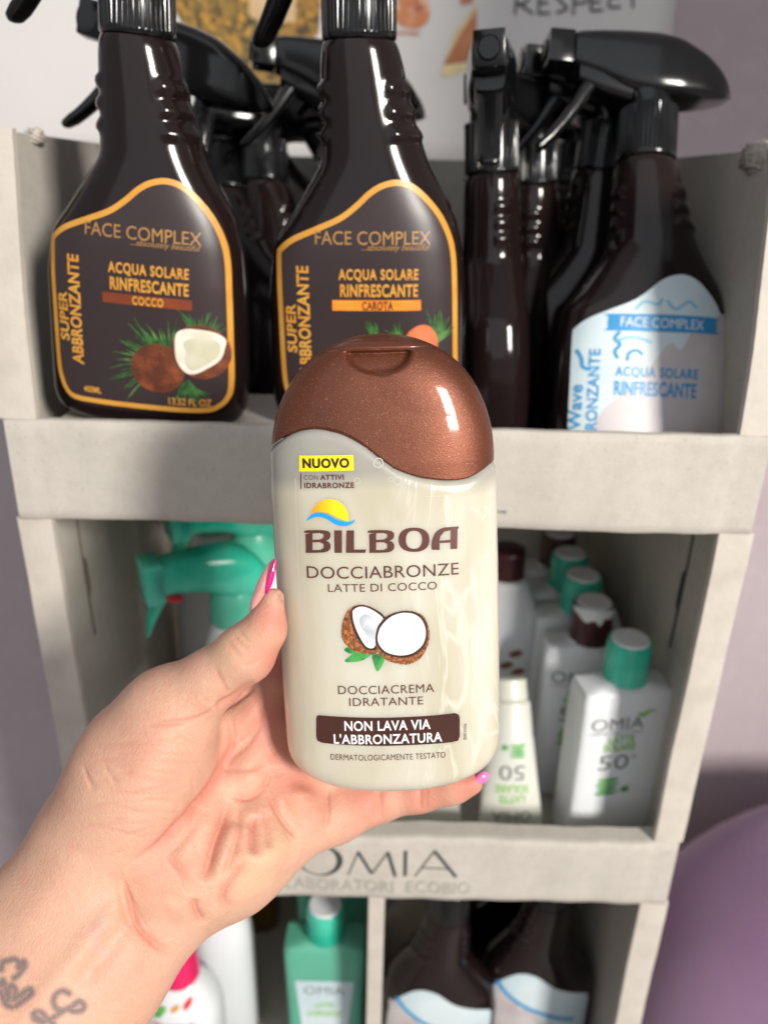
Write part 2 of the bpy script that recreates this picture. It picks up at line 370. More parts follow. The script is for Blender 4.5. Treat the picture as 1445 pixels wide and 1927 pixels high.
tx = fit(text_mesh('SUITABLE', .02), pp(768, 62)[0], pp(768, 62)[1], .022, .004)
from_bm('small_lettering', wrap(tx, ps, .0010, 0), M['peach_photo'], pos)

# ---- purple armchair
ac = thing('armchair', 'rounded lilac fabric armchair at the lower right beside the display', 'armchair', Matrix.Translation((.587, .60, 0)))
rows = []
for k in range(30):
    t = k / 29; z = .06 + t * .625
    s = max(0, (z - .375) / .31); f = (max(0, 1 - s ** 2.3)) ** (1 / 2.3) if s < 1 else 0.0
    rows.append((z, 0, 0, .315 * max(f, .02) * (1 - .05 * (1 - t)), .16 * max(f, .02) ** .6, 2.5))
from_bm('upholstered_back', loft(rows, 64), M['fabric'], ac)
def torus_seam(pts, r, name, m, parent):
    cu = bpy.data.curves.new('s', 'CURVE'); cu.dimensions = '3D'; cu.bevel_depth = r; cu.bevel_resolution = 2
    s = cu.splines.new('NURBS'); s.points.add(len(pts) - 1); s.use_endpoint_u = True
    for p, q in zip(s.points, pts): p.co = (*q, 1)
    o = bpy.data.objects.new('tmp', cu); COL.objects.link(o); bpy.context.view_layer.update()
    me = bpy.data.meshes.new_from_object(o.evaluated_get(bpy.context.evaluated_depsgraph_get())); bpy.data.objects.remove(o)
    return link(name, me, m, parent)
sp_ = []
for k in range(24):
    z = .3 + k / 23 * .36
    s = max(0, (z - .375) / .31); f = (max(0, 1 - s ** 2.3)) ** (1 / 2.3)
    hw = .315 * f; hy = .16 * f ** .6; xq = -.66 * hw
    sp_.append((xq, -hy * (1 - .66 ** 2.5) ** (1 / 2.5) - .0005, z))
torus_seam(sp_, .0016, 'seam', M['seam'], ac)
for sx in (-.22, .22):
    for sy in (-.09, .09): from_bm('leg', loft([(0, sx, sy, .012, .012, 2), (.065, sx, sy, .018, .018, 2)], 16), M['black'], ac)

# ================================================================== CARDBOARD DISPLAY
YF = .35
L1t, L1b, L2t, L2b = CZ - .1057, CZ - .1565, CZ - .3612, CZ - .4115
XL = at(38, 975, YF).x; XR = at(1414, 1000, YF).x; YB = YF + .27; T = .0035; FL = .0165
ZT = CZ + .0185
disp = thing('cardboard_display', 'tiered beige cardboard shop display with three shelves holding sun care bottles', 'display stand', Matrix.Translation((0, YF, 0)))
def add(name, fn, m='card', parent=None, smooth=False, auto=None):
    bm = bmesh.new(); fn(bm); return from_bm(name, bm, M[m], parent or disp, smooth or bool(auto), auto)
D = YB - YF
SL = .022
def side(sgn):
    X = XL if sgn < 0 else XR; xi = X - sgn * T
    def fn(bm):
        # outer wall as subdivided sheet so it may warp a little
        P_ = [(0, 0), (D, 0), (D, ZT), (SL, ZT), (SL * .25, L1t + .04), (0, L1t)]
        a = [bm.verts.new((X, y, z)) for y, z in P_]; b = [bm.verts.new((xi, y, z)) for y, z in P_]; bm.faces.new(a); bm.faces.new(b[::-1])
        for k in range(6): bm.faces.new((a[k], b[k], b[(k + 1) % 6], a[(k + 1) % 6]))
        bmesh.ops.recalc_face_normals(bm, faces=bm.faces[:])
    o = add('side_panel', fn)
    fi = X - sgn * FL
    def ff(bm):
        for (za, zb) in ((0, L2b - .254), (L2b - .2045, L2b), (L2t, L1b), (L1t, ZT)):
            n = 26
            a = []
            for k in range(n + 1):
                z = za + (zb - za) * k / n; j = .0003 * math.sin(z * 70 + sgn) + .00012 * math.sin(z * 611)
                if z > L1t: q_ = (z - L1t); j += np.interp(q_, [0, .04, ZT - L1t], [0, SL * .25, SL])
                jx = .0003 * math.sin(z * 40 + 2 * sgn)
                a.append([bm.verts.new(p) for p in ((X + sgn * .0008, -.0015 + j, z), ((X + fi) / 2, -.0024 + j, z), (fi + jx, -.0018 + j, z), (fi + jx, .0025 + j, z), (X + sgn * .0008, .0025 + j, z))])
            for p, q in zip(a, a[1:]):
                for i in range(5): bm.faces.new((p[i], p[(i + 1) % 5], q[(i + 1) % 5], q[i]))
            bm.faces.new(a[0]); bm.faces.new(a[-1][::-1])
        bmesh.ops.recalc_face_normals(bm, faces=bm.faces[:])
    add('front_flange', ff, 'card_edge', o, auto=50)
    # slot line where a tab is folded through
    def slot(bm):
        xs = xi - sgn * .0003
        pts = [(.055, L1b - .012), (.0562, L1b - .012), (.0558, L1b - .05), (.060, L1b - .055), (.0605, L1b - .075), (.0572, L1b - .08), (.058, L1b - .105), (.0562, L1b - .105), (.0555, L1b - .08), (.0545, L1b - .05)]
        f = bm.faces.new([bm.verts.new((xs, y, z)) for y, z in pts]); r = bmesh.ops.extrude_face_region(bm, geom=[f])
        for v in r['geom']:
            if isinstance(v, bmesh.types.BMVert): v.co.x -= sgn * .0006
        bmesh.ops.recalc_face_normals(bm, faces=bm.faces[:])
    add('tab_slot', slot, 'dark_ink' if sgn > 0 else 'card_shadow', o)
    return o
M['card_shadow'] = mat('cut_slot', (.20, .17, .14), .8, noise=[(90, (.15, .12, .1), .4, .7)])
M['card_in'] = M['card']
side(-1); side(1)
add('back_panel', lambda bm: box(bm, (XL + T + .0002, D - T, .003), (XR - T - .0002, D, ZT - .002), .0004))
def lip(za, zb, name='front_lip', dp=.0135):
    def fn(bm):
        nx, nz = 110, 9; x0, x1 = XL + .0022, XR - .0022
        prof = []   # (y, z) round the box-shaped lip
        for k in range(5): prof.append((dp - (dp - .001) * k / 4, zb))
        prof += [(.0002, zb - .0007)]
        for k in range(1, nz + 1): prof.append((-.0002, zb - (zb - za) * k / (nz + 1)))
        prof += [(.0003, za + .0007), (.0012, za), (dp, za)]
        R_ = []
        for i in range(nx + 1):
            x = x0 + (x1 - x0) * i / nx; row = []
            for (y, z) in prof:
                dy = .0005 * math.sin(x * 41 + z * 60) + .00035 * math.sin(x * 173 + 3) ; dz = .0003 * math.sin(x * 37) + .00009 * math.sin(x * 230 + 1) + .00006 * math.sin(x * 711)
                c0 = abs(x - (XL + FL)); c1 = abs(x - (XR - FL)); g = max(math.exp(-(c0 / .0012) ** 2), math.exp(-(c1 / .0012) ** 2))
                row.append(bm.verts.new((x, y - .004 + dy + .0013 * g, z + (dz if y > -.002 else 0))))
            R_.append(row)
        m_ = len(prof)
        for a, b in zip(R_, R_[1:]):
            for i in range(m_): bm.faces.new((a[i], b[i], b[(i + 1) % m_], a[(i + 1) % m_]))
        bm.faces.new(R_[0]); bm.faces.new(R_[-1][::-1]); bmesh.ops.recalc_face_normals(bm, faces=bm.faces[:])
    return add(name, fn, 'card', auto=50)
lip1 = lip(L1b, L1t, dp=.0045); lip2 = lip(L2b, L2t); lip3 = lip(L2b - .2545, L2b - .2045)
FZ = [L1b + .004, L2b + .004, L2b - .2545 + .004]
for z in FZ: add('shelf_floor', lambda bm: box(bm, (XL + T + .0003, .0102, z - T), (XR - T - .0003, D - T - .0003, z), .0003))
add('base_panel', lambda bm: box(bm, (XL + .002, -.001, .001), (XR - .002, .003, FZ[2] - .006), .0005))
xd0 = at(692, 1760, YF).x; xd1 = at(722, 1760, YF).x
add('divider', lambda bm: box(bm, (xd0, -.001, FZ[2] + .0003), (xd1, .002, L2b - .0003), .0005), 'card_edge')
add('divider_panel', lambda bm: box(bm, ((xd0 + xd1) / 2 - .002, .0023, FZ[2] + .0003), ((xd0 + xd1) / 2 + .002, D - .005, L2b - .0005), .0003))
# riser under the two front-left bottles
add('raised_insert', lambda bm: box(bm, (XL + FL + .002, .0016, FZ[0] + .0003), (at(880, 800, YF).x, .075, L1t - .0056), .0005))
# crumpled corner on the right side panel
def crumple(bm):
    bmesh.ops.create_icosphere(bm, subdivisions=4, radius=1)
    c = at(1428, 312, YF); c = Vector((XR - .0020, .072, ZT - .004))
    for v in bm.verts:
        n = v.co.copy(); f = 1 + .20 * math.sin(n.x * 9 + n.z * 14) * math.sin(n.z * 9 + 1) + .14 * math.sin(n.z * 23 + n.x * 17) + .08 * math.sin(n.y * 31 + n.z * 27)
        v.co = c + Vector((n.x * .0034 * f, n.y * .0170 * f, n.z * .0080 * f))
add('crumpled_corner', crumple, 'card_edge', smooth=True)
def crumple2(bm):
    bmesh.ops.create_icosphere(bm, subdivisions=4, radius=1)
    c = Vector((XL + .003, .075, ZT - .001))
    for v in bm.verts:
        n = v.co.copy(); f = 1 + .25 * math.sin(n.x * 9 + n.z * 12) + .12 * math.sin(n.z * 23 + n.x * 17)
        v.co = c + Vector((n.x * .004 * f, n.y * .006 * f, n.z * .0035 * f))
add('crumpled_corner', crumple2, 'card_edge', smooth=True)
# lettering on lip 2
LS = lambda x, z: -.0044 + .0005 * math.sin(x * 41 + z * 60) + .00035 * math.sin(x * 173 + 3)
def lbox(s, u0, v0, u1, v1, m, bold=0.0, name='lettering', sp=1.0, shear=0):
    a = at(u0, (v0 + v1) / 2, YF); b = at(u1, (v0 + v1) / 2, YF); t = at((u0 + u1) / 2, v0, YF); q = at((u0 + u1) / 2, v1, YF)
    bm = fit(text_mesh(s, bold, shear, sp), (a.x + b.x) / 2, (t.z + q.z) / 2, b.x - a.x, t.z - q.z)
    return from_bm(name, wrap(bm, LS, .0002, .004), M[m], lip2, False)
# OMIA drawn with thick and thin strokes
def omia():
    def q(u, v): p = at(u, v, YF); return (p.x, p.z)
    O1 = [q(604 + 42 * math.cos(t) * 1.0, 1608 + 29 * math.sin(t)) for t in np.linspace(0, 2 * math.pi, 48, endpoint=False)]
    O2 = [q(601 + 34 * math.cos(t) * 1.0, 1608 + 27 * math.sin(t)) for t in np.linspace(0, 2 * math.pi, 48, endpoint=False)]
    ps_ = [curve_mesh([O1, O2])]
    def seg(a, b, w_): ps_.append(stroke([q(*a), q(*b)], w_, 2))
    seg((656, 1635), (675, 1592), .0008); seg((674, 1592), (700, 1633), .0020); seg((700, 1633), (730, 1592), .0009); seg((730, 1592), (744, 1637), .0021)
    seg((763, 1590), (762, 1637), .0021); seg((781, 1638), (817, 1592), .0009); seg((817, 1592), (857, 1639), .0021); seg((794, 1623), (840, 1624), .0008)
    return merge(ps_)
from_bm('brand_lettering', wrap(omia(), LS, .0002, .005), M['dark_ink'], lip2, False)
lbox('LABORATORI  ECOBIO', 540, 1646, 884, 1667, 'faint_ink', -.004, 'small_lettering', 1.05)
from_bm('small_mark', wrap(fit(text_mesh('™', .01), at(942, 957, YF).x, at(942, 957, YF).z, .0045, .0018), lambda x, z: LS(x, z), .0003, .004), M['grey_ink'], lip1, False)

# ================================================================== SPRAY BOTTLES
def qb(u, v):      # pixel of the front-centre bottle -> bottle-local (x, z)
    a = math.atan((V0 - v) / F); e = a - PITCH; z = (.353 * math.tan(e) + .1124) / 1.02
    d = .353 * (math.cos(PITCH) - math.tan(e) * math.sin(PITCH))
    return ((u - 674) * d / F, z)
BZ = [0, .002, .006, .012, .024, .068, .086, .098, .119, .139, .156, .165, .1665]
BL = [-.034, -.039, -.0425, -.0438, -.0438, -.0428, -.0395, -.031, -.0172, -.0165, -.0165, -.0155, -.0130]
BR = [.040, .045, .0485, .0498, .0498, .0480, .0458, .0425, .030, .0225, .0185, .0155, .0130]
BT = [.0150, .0185, .0215, .0225, .0225, .0220, .0215, .0205, .0185, .0168, .0160, .0150, .0130]
BN = [2.8, 2.8, 2.8, 2.8, 2.8, 2.8, 2.7, 2.5, 2.2, 2, 2, 2, 2]
zq = np.concatenate([np.linspace(0, .012, 9), np.linspace(.014, .16, 90), np.linspace(.1605, .1665, 8)])
bl = smooth_interp(BZ, BL, zq, .0022); br = smooth_interp(BZ, BR, zq, .0022); bt = smooth_interp(BZ, BT, zq, .0022); bn = smooth_interp(BZ, BN, zq, .003)
def bsurf(x, z):
    l = np.interp(z, zq, bl); r = np.interp(z, zq, br); t = np.interp(z, zq, bt); n = np.interp(z, zq, bn)
    f = min(.985, abs((x - (l + r) / 2) / ((r - l) / 2))); return -t * (1 - f ** n) ** (1 / n)
def body_bm(mir=1):
    bm = loft([(z, mir * (l + r) / 2, 0, (r - l) / 2, t, n) for z, l, r, t, n in zip(zq, bl, br, bt, bn)], 96)
    for v in bm.verts:   # moulded grip beads on both sides of the neck
        z = v.co.z
        if .120 < z < .158:
            th = math.atan2(-v.co.y, mir * v.co.x - .003)
            for zc in (.130, .1385, .147):
                for (t0, sg) in ((.35, .33), (.80, .22), (2.9, .3)):
                    g = math.exp(-((z - zc) / .0024) ** 4) * math.exp(-((th - t0) / sg) ** 4)
                    rr = Vector((v.co.x - mir * .003, v.co.y, 0)).normalized(); v.co += rr * .0016 * g
    return bm
CACHE = {}
def cmesh(key, fn, m):
    if key not in CACHE:
        bm = fn(); me = bpy.data.meshes.new(key); bm.to_mesh(me); bm.free(); me.materials.append(m)
        me.polygons.foreach_set('use_smooth', [True] * len(me.polygons)); sharp(me, 40); CACHE[key] = me
    return CACHE[key]
def put(name, key, fn, m, parent):
    me = cmesh(key, fn, m); o = bpy.data.objects.new(name, me); COL.objects.link(o); o.parent = parent; return o
def ribbed(r, h, n, z0=0, dep=.0006, top=True):
    bm = bmesh.new(); seg = n * 6; rings = []
    for (z, k, rr) in ((0, 0, r * .97), (.0008, 0, r), (.0022, 0, r), (.003, 1, r), (h * .96, 1, r * .985), (h * .985, 0, r * .97), (h, 0, r * .93)):
        ring = []
        for i in range(seg):
            a = 2 * math.pi * i / seg; q = rr - (dep if (k and i % 6 in (0, 1)) else 0); ring.append(bm.verts.new((q * math.cos(a), q * math.sin(a), z0 + z)))
        rings.append(ring)
    for a, b in zip(rings, rings[1:]):
        for i in range(seg): j = (i + 1) % seg; bm.faces.new((a[i], a[j], b[j], b[i]))
    bm.faces.new(rings[0][::-1]); bm.faces.new(rings[-1]); return bm
def shroud_bm():
    xs = [-.0430, -.0428, -.030, -.015, 0, .012, .026, .034, .040, .0425, .0440]
    top = [.0610, .0617, .0628, .0632, .0628, .0608, .0545, .0490, .0435, .0405, .0375]
    bot = [.0445, .0440, .0400, .0330, .0300, .0300, .0315, .0325, .0335, .0345, .0360]
    hy = [.0088, .0092, .0105, .0125, .0140, .0140, .0120, .0095, .0062, .0038, .0012]
    g = np.concatenate([[-.043, -.0428], np.linspace(-.042, .044, 40)])
    T_ = smooth_interp(xs, top, g, .002); B_ = smooth_interp(xs, bot, g, .002); H_ = smooth_interp(xs, hy, g, .002)
    bm = xloft([(x, 0, (t + b) / 2, h, (t - b) / 2, 4.2) for x, t, b, h in zip(g, T_, B_, H_)], 56)
    me = bpy.data.meshes.new('x'); bm.to_mesh(me); bm.free()
    o = bmesh.new(); o.from_mesh(me); bpy.data.meshes.remove(me)
    # saddle under the shroud joining the closure
    s = loft([(.0262, 0, 0, .0125, .0125, 2), (.030, 0, 0, .0120, .0120, 2.2), (.040, -.004, 0, .0150, .0115, 2.6)], 32)
    b2 = xloft([(-.040, 0, .043, .0075, .0055, 4), (-.028, 0, .0405, .0085, .0085, 4), (-.012, 0, .037, .009, .009, 4)], 24)
    return merge([o, s, b2])
def nozzle_bm():
    bm = bmesh.new(); box(bm, (-.0565, -.0078, .0452), (-.0432, .0078, .0615), .0009)
    return merge([bm, xloft([(-.0580, 0, .0533, .0048, .0048, 2), (-.0563, 0, .0533, .0058, .0058, 2)], 28)])
def trigger_bm():
    pts = [(-.026, .0445, .0062, .0050), (-.031, .0400, .0066, .0048), (-.036, .0330, .0066, .0042), (-.0405, .0255, .0064, .0036), (-.046, .0175, .0060, .0032), (-.0525, .0095, .0058, .0028), (-.0585, .0035, .0052, .0022), (-.0600, .0022, .0030, .0012)]
    bm = bmesh.new(); seg = 20; rings = []
    for i, (x, z, hy, hn) in enumerate(pts):
        a = Vector(pts[max(i - 1, 0)][:2]); b = Vector(pts[min(i + 1, len(pts) - 1)][:2]); t = (b - a).normalized(); n = Vector((-t.y, t.x))
        rings.append([bm.verts.new((x + n.x * hn * sgp(math.sin(q), .7), hy * sgp(math.cos(q), .7), z + n.y * hn * sgp(math.sin(q), .7))) for q in [2 * math.pi * k / seg for k in range(seg)]])
    for a, b in zip(rings, rings[1:]):
        for i in range(seg): j = (i + 1) % seg; bm.faces.new((a[i], a[j], b[j], b[i]))
    bm.faces.new(rings[0][::-1]); bm.faces.new(rings[-1]); bmesh.ops.recalc_face_normals(bm, faces=bm.faces[:])
    bmesh.ops.subdivide_edges(bm, edges=[e for e in bm.edges], cuts=1, smooth=.5)
    return bm
def head(parent, yaw, key='', m=None):
    m = m or M['black']
    c = put('closure', 'closure' + key, lambda: ribbed(.0155, .0268, 44), m, parent); c.location = (0, 0, .1648); c.rotation_euler = (0, 0, yaw)
    h = put('spray_head', 'spray_head' + key, shroud_bm, m, parent); h.location = (0, 0, .1648); h.rotation_euler = (0, 0, yaw)
    put('nozzle', 'nozzle' + key, nozzle_bm, m, h); put('trigger', 'trigger' + key, trigger_bm, m, h)
    return h

LAB = [qb(*p) for p in [(745, 333), (775, 341), (803, 365), (830, 400), (848, 440), (856, 480), (858, 540), (858, 640), (857, 720), (850, 752), (830, 772), (800, 780), (700, 781), (600, 780), (560, 778), (540, 765), (527, 735), (522, 690), (518, 600), (515, 530), (514, 480), (520, 465), (545, 445), (590, 424), (635, 403), (665, 380), (690, 356), (715, 340)]]
def shrink(pts, d):
    out = []; n = len(pts)
    for i in range(n):
        a, b = Vector(pts[i - 1]), Vector(pts[(i + 1) % n]); t = (b - a).normalized(); nn = Vector((t.y, -t.x)); out.append(tuple(Vector(pts[i]) + nn * d))
    return out
def ltext(s, u0, v0, u1, v1, bold=0.0, shear=0.0, rot=0, sp=1.0, q=qb):
    um, vm = (u0 + u1) / 2, (v0 + v1) / 2; a, b = q(u0, vm), q(u1, vm); t, d = q(um, v0), q(um, v1); c = q(um, vm)
    return fit(text_mesh(s, bold, shear, sp), c[0], c[1], abs(b[0] - a[0]), abs(t[1] - d[1]), rot)
def frond(cx, cy, ang0, ang1, n, l0, l1, wpx=7, q=qb):
    out = []
    for k in range(n):
        a = math.radians(ang0 + (ang1 - ang0) * k / max(1, n - 1)); l = random.uniform(l0, l1); k_ = random.uniform(-.12, .12)
        p0 = (cx, cy); p1 = (cx + math.cos(a) * l * .55, cy - math.sin(a) * l * .55); p2 = (cx + math.cos(a + k_ + .12) * l, cy - math.sin(a + k_ + .12) * l)
        out.append(stroke([q(*p0), q(*p1), q(*p2)], wpx * .00026, 5, True))
    return merge(out)
def label_dark(root, kind):
    lab = from_bm('label', wrap(poly(spl(LAB, 5)), bsurf, .0003, .003), M['label_dark'], root)
    o_, i_ = spl(shrink(LAB, -.0002), 5), spl(shrink(LAB, .0022), 5)
    from_bm('gold_border', wrap(curve_mesh([o_, i_]), bsurf, .00045, .003), M['gold'], lab)
    thin = merge([ltext('FACE COMPLEX', 590, 431, 808, 457, -.004), ltext('...absolutely beautiful', 678, 456, 806, 471, 0, .35)])
    from_bm('brand_lettering', wrap(thin, bsurf, .0005), M['gold_dim'], lab)
    big = merge([ltext('ACQUA SOLARE', 634, 503, 784, 528, .03, sp=1.1), ltext('RINFRESCANTE', 637, 532, 783, 557, .03, sp=1.05),
                 ltext('SUPER', 533, 573, 553, 668, .03, rot=1), ltext('ABBRONZANTE', 556, 502, 580, 712, .03, rot=1),
                 ltext('13.52 FL OZ', 740, 754, 818, 768, .02), ltext('400ML', 580, 749, 614, 761, .02)])
    from_bm('lettering', wrap(big, bsurf, .0006), M['gold'], lab)
    bar = from_bm('flavour_bar', wrap(poly([qb(622, 563), qb(788, 563), qb(788, 583), qb(622, 583)]), bsurf, .0005), M['brown_bar' if kind == 'cocco' else 'orange_bar'], lab)
    from_bm('flavour_lettering', wrap(ltext('COCCO' if kind == 'cocco' else 'CAROTA', 678, 565, 736, 582, .03, sp=1.1), bsurf, .0007), M['gold' if kind == 'cocco' else 'banner_ink'], lab)
    if kind == 'cocco':
        fr = merge([frond(735, 700, 70, 215, 30, 75, 110), frond(790, 640, 20, 110, 18, 40, 70), frond(775, 720, -130, -40, 12, 30, 52)])
        from_bm('palm_leaf_picture', wrap(fr, bsurf, .0006), M['frond'], lab)
        def el(cx, cy, rx, ry, rot=0, n=28, j=0):
            return [qb(cx + rx * math.cos(t) * (1 + j * math.sin(5 * t)) * math.cos(rot) - ry * math.sin(t) * math.sin(rot), cy + rx * math.cos(t) * math.sin(rot) + ry * math.sin(t)) for t in np.linspace(0, 2 * math.pi, n, endpoint=False)]
        from_bm('coconut_picture', wrap(merge([poly(el(722, 700, 50, 47))]), bsurf, .0008), M['coconut_skin'], lab)
        from_bm('half_coconut_picture', wrap(poly(el(802, 662, 54, 50, .3)), bsurf, .0010), M['coconut_skin'], lab)
        from_bm('coconut_flesh_picture', wrap(poly(spl([qb(u + 440, v) for u, v in [(315, 655), (318, 630), (332, 620), (352, 618), (385, 622), (406, 636), (404, 655), (396, 676), (375, 692), (350, 705), (332, 702), (318, 682)]], 4)), bsurf, .0012), M['coconut_flesh'], lab)
        from_bm('coconut_milk_picture', wrap(poly(spl([qb(u + 440, v) for u, v in [(332, 645), (350, 636), (385, 637), (397, 648), (392, 670), (368, 688), (346, 698), (334, 685), (336, 665)]], 4)), bsurf, .0014), M['coconut_milk'], lab)
    else:
        from_bm('carrot_leaf_picture', wrap(merge([frond(810, 650, 30, 95, 22, 40, 75, 5), frond(700, 640, 70, 120, 8, 30, 42, 5), frond(742, 645, 60, 120, 8, 26, 40, 5)]), bsurf, .0006), M['frond'], lab)
        from_bm('carrot_picture', wrap(poly(spl([qb(*p) for p in [(755, 700), (757, 640), (775, 616), (800, 612), (817, 632), (818, 660), (800, 700)]], 5)), bsurf, .0008), M['carrot'], lab)
    return lab
def qmir(u, v): p = qb(u, v); return (-p[0], p[1])
def label_pale(root, mir=1):
    sf = bsurf if mir == 1 else (lambda x, z: bsurf(-x, z))
    q = qb if mir == 1 else qmir
    q0 = q; q = lambda u, v: (q0(u, v)[0], q0(u, v)[1] - .010)
    P = [(p[0] * mir, max(.003, p[1] - .010)) for p in LAB]
    lab = from_bm('label', wrap(poly(spl(P, 5)), sf, .0003, .003), M['lab_pale'], root)
    def W(bm, k): return wrap(bm, sf, .0004 + .00015 * k)
    wave = spl([q(*p) for p in [(560, 778), (565, 700), (600, 640), (650, 600), (690, 540), (720, 500), (745, 515), (770, 470), (800, 455), (852, 420), (855, 480), (856, 600), (855, 740), (820, 774), (700, 778)]], 6)
    from_bm('milk_wave_picture', W(poly(wave), 0), M['lab_milk'], lab)
    if mir == 1:
        b = from_bm('blue_banner', W(poly(spl([q(*p) for p in [(590, 436), (820, 434), (828, 440), (828, 466), (820, 473), (592, 476), (584, 470), (584, 442)]], 3)), 1), M['blue'], lab)
        from_bm('brand_lettering', W(ltext('FACE COMPLEX', 610, 443, 796, 466, -.002, q=q), 2), M['white_print'], lab)
        from_bm('lettering', W(merge([ltext('ACQUA SOLARE', 606, 557, 785, 584, .03, sp=1.1, q=q), ltext('RINFRESCANTE', 606, 589, 782, 622, .03, q=q), ltext('ABBRONZANTE', 553, 523, 576, 760, .02, rot=1, q=q), ltext('Wave', 520, 600, 545, 700, .02, rot=1, q=q)]), 1), M['blue'], lab)
        sq = [stroke([q(*p) for p in s], .0017, 6) for s in ([(610, 478), (600, 495), (612, 508), (602, 524), (610, 540)], [(630, 545), (632, 528), (648, 520), (662, 530)], [(524, 520), (535, 540), (540, 560), (556, 566)])]
        from_bm('squiggles', W(merge(sq), 1), M['blue'], lab)
        s2 = [stroke([q(*p) for p in s], .0014, 6) for s in ([(640, 425), (660, 405), (690, 410), (700, 395)], [(710, 400), (730, 420), (760, 400), (780, 415)], [(600, 500), (640, 490), (680, 500)])]
        from_bm('pale_squiggles', W(merge(s2), 1), M['blue_pale'], lab)
    else:
        from_bm('blue_arc', W(stroke([q(*p) for p in [(835, 396), (800, 440), (730, 500), (640, 545), (560, 570)]], .0036, 8), 1), M['blue'], lab)
    return lab
def frame(bu, bv, yb, tu, tv, yt, length=.165, zbase=None, fix=None):
    """matrix of a bottle standing with base centre / neck top at these points"""
    B = at(bu, bv, yb); Tp = at(tu, tv, yt)
    if zbase is not None: B = Vector((B.x, yb, zbase))
    z = (Tp - B); sc = fix or z.length / length; z.normalize(); B = Tp - z * length * sc; y = Vector((0, 1, 0)); x = y.cross(z).normalized(); y = z.cross(x)
    return Matrix(((x.x, y.x, z.x, B.x), (x.y, y.y, z.y, B.y), (x.z, y.z, z.z, B.z), (0, 0, 0, 1))), sc
def spray(label, mw, yaw, lab=None, group='dark trigger spray bottles on the display', rz=0, mir=1, sc=1.0):
    mw = mw @ Matrix.Rotation(rz, 4, 'Z') @ Matrix.Scale(sc, 4)
    t = thing('spray_bottle', label, 'spray bottle', mw, group)
    put('body', 'spray_body%d' % mir, lambda: body_bm(mir), M['bottle'], t)
    head(t, yaw)
    if lab in ('cocco', 'carota'): label_dark(t, lab)
    elif lab == 'pale': label_pale(t)
    elif lab == 'pale_back': label_pale(t, -1)
    return t
R = math.radians
zb = L1t - .0050
mw, sc = frame(281, 800, .376, 260, 68, .372, zbase=zb); print('b1', sc)
spray('dark brown spray bottle with COCCO coconut label, front left of the top shelf', mw, R(-14), 'cocco', sc=sc)
mw, sc = frame(683, 800, .376, 676, 75, .370, zbase=zb); print('b2', sc)
spray('dark brown spray bottle with orange CAROTA bar, behind the held bottle', mw, R(-38), 'carota', sc=sc)
z1 = FZ[0] + .0005
mw, sc = frame(1176, 930, .402, 1214, 306, .462, zbase=z1, fix=1.03); print('b3', sc)
spray('dark spray bottle with pale blue label and blue banner, right of top shelf', mw, R(4), 'pale', sc=sc)
mw, sc = frame(922, 900, .455, 925, 296, .462, zbase=z1); print('b4', sc)
spray('dark spray bottle seen edge on with square nozzle facing out, right of CAROTA', mw, R(-6), None, rz=R(88), sc=.96)
# second rows
mw, sc = frame(1040, 880, .50, 1128, 320, .505, zbase=z1); print('b5', sc)
spray('dark spray bottle half hidden behind the pale labelled one, nozzle to the left', mw, R(6), None, sc=sc)
mw, sc = frame(1030, 850, .56, 1080, 345, .56, zbase=z1); print('b6', sc)
spray('dark spray bottle farthest back in the right hand row of the top shelf', mw, R(6), None, sc=sc)
mw, sc = frame(255, 860, .44, 345, 240, .45, zbase=z1); print('b7', sc)
spray('dark spray bottle behind the COCCO bottle with its black nozzle poking out left', mw, R(2), None, sc=1.0)
mw, sc = frame(480, 860, .46, 425, 320, .55, zbase=z1); print('b8', sc)
spray('dark spray bottle in shade between the two gold bordered bottles', mw, R(-160), None, sc=1.0)
mw, sc = frame(610, 860, .48, 650, 245, .51, zbase=z1); print('b9', sc)
spray('dark spray bottle behind the CAROTA bottle with square nozzle pointing left', mw, R(10), None, sc=1.0)
mw, sc = frame(620, 860, .545, 672, 280, .565, zbase=z1)
spray('dark spray bottle deepest behind the CAROTA bottle, only its trigger visible', mw, R(16), None, sc=1.0)
mw, sc = frame(985, 870, .505, 1004, 330, .51, zbase=z1)
spray('dark spray bottle in the shade between the edge-on bottle and the right hand row', mw, R(-20), None, rz=R(60), sc=.93)
mw, sc = frame(520, 860, .50, 500, 330, .54, zbase=z1)
spray('dark spray bottle low in the shade left of the CAROTA bottle', mw, R(-150), None, sc=.94)
# bottom shelf
z3 = FZ[2] + .0005
p = at(800, 1690, .425)
spray('dark spray bottle with pale label and blue arc, left of two on the bottom shelf', Matrix.Translation((at(838, 1780, .41).x, .41, z3)), R(12), 'pale_back', mir=-1)
spray('dark spray bottle with pale label and blue arc, right of two on the bottom shelf', Matrix.Translation((at(1018, 1800, .425).x, .425, z3)), R(10), 'pale_back', mir=-1)
spray('dark spray bottle standing behind the pair on the bottom shelf', Matrix.Translation((at(930, 1780, .49).x, .50, z3)), R(10), None, mir=-1)

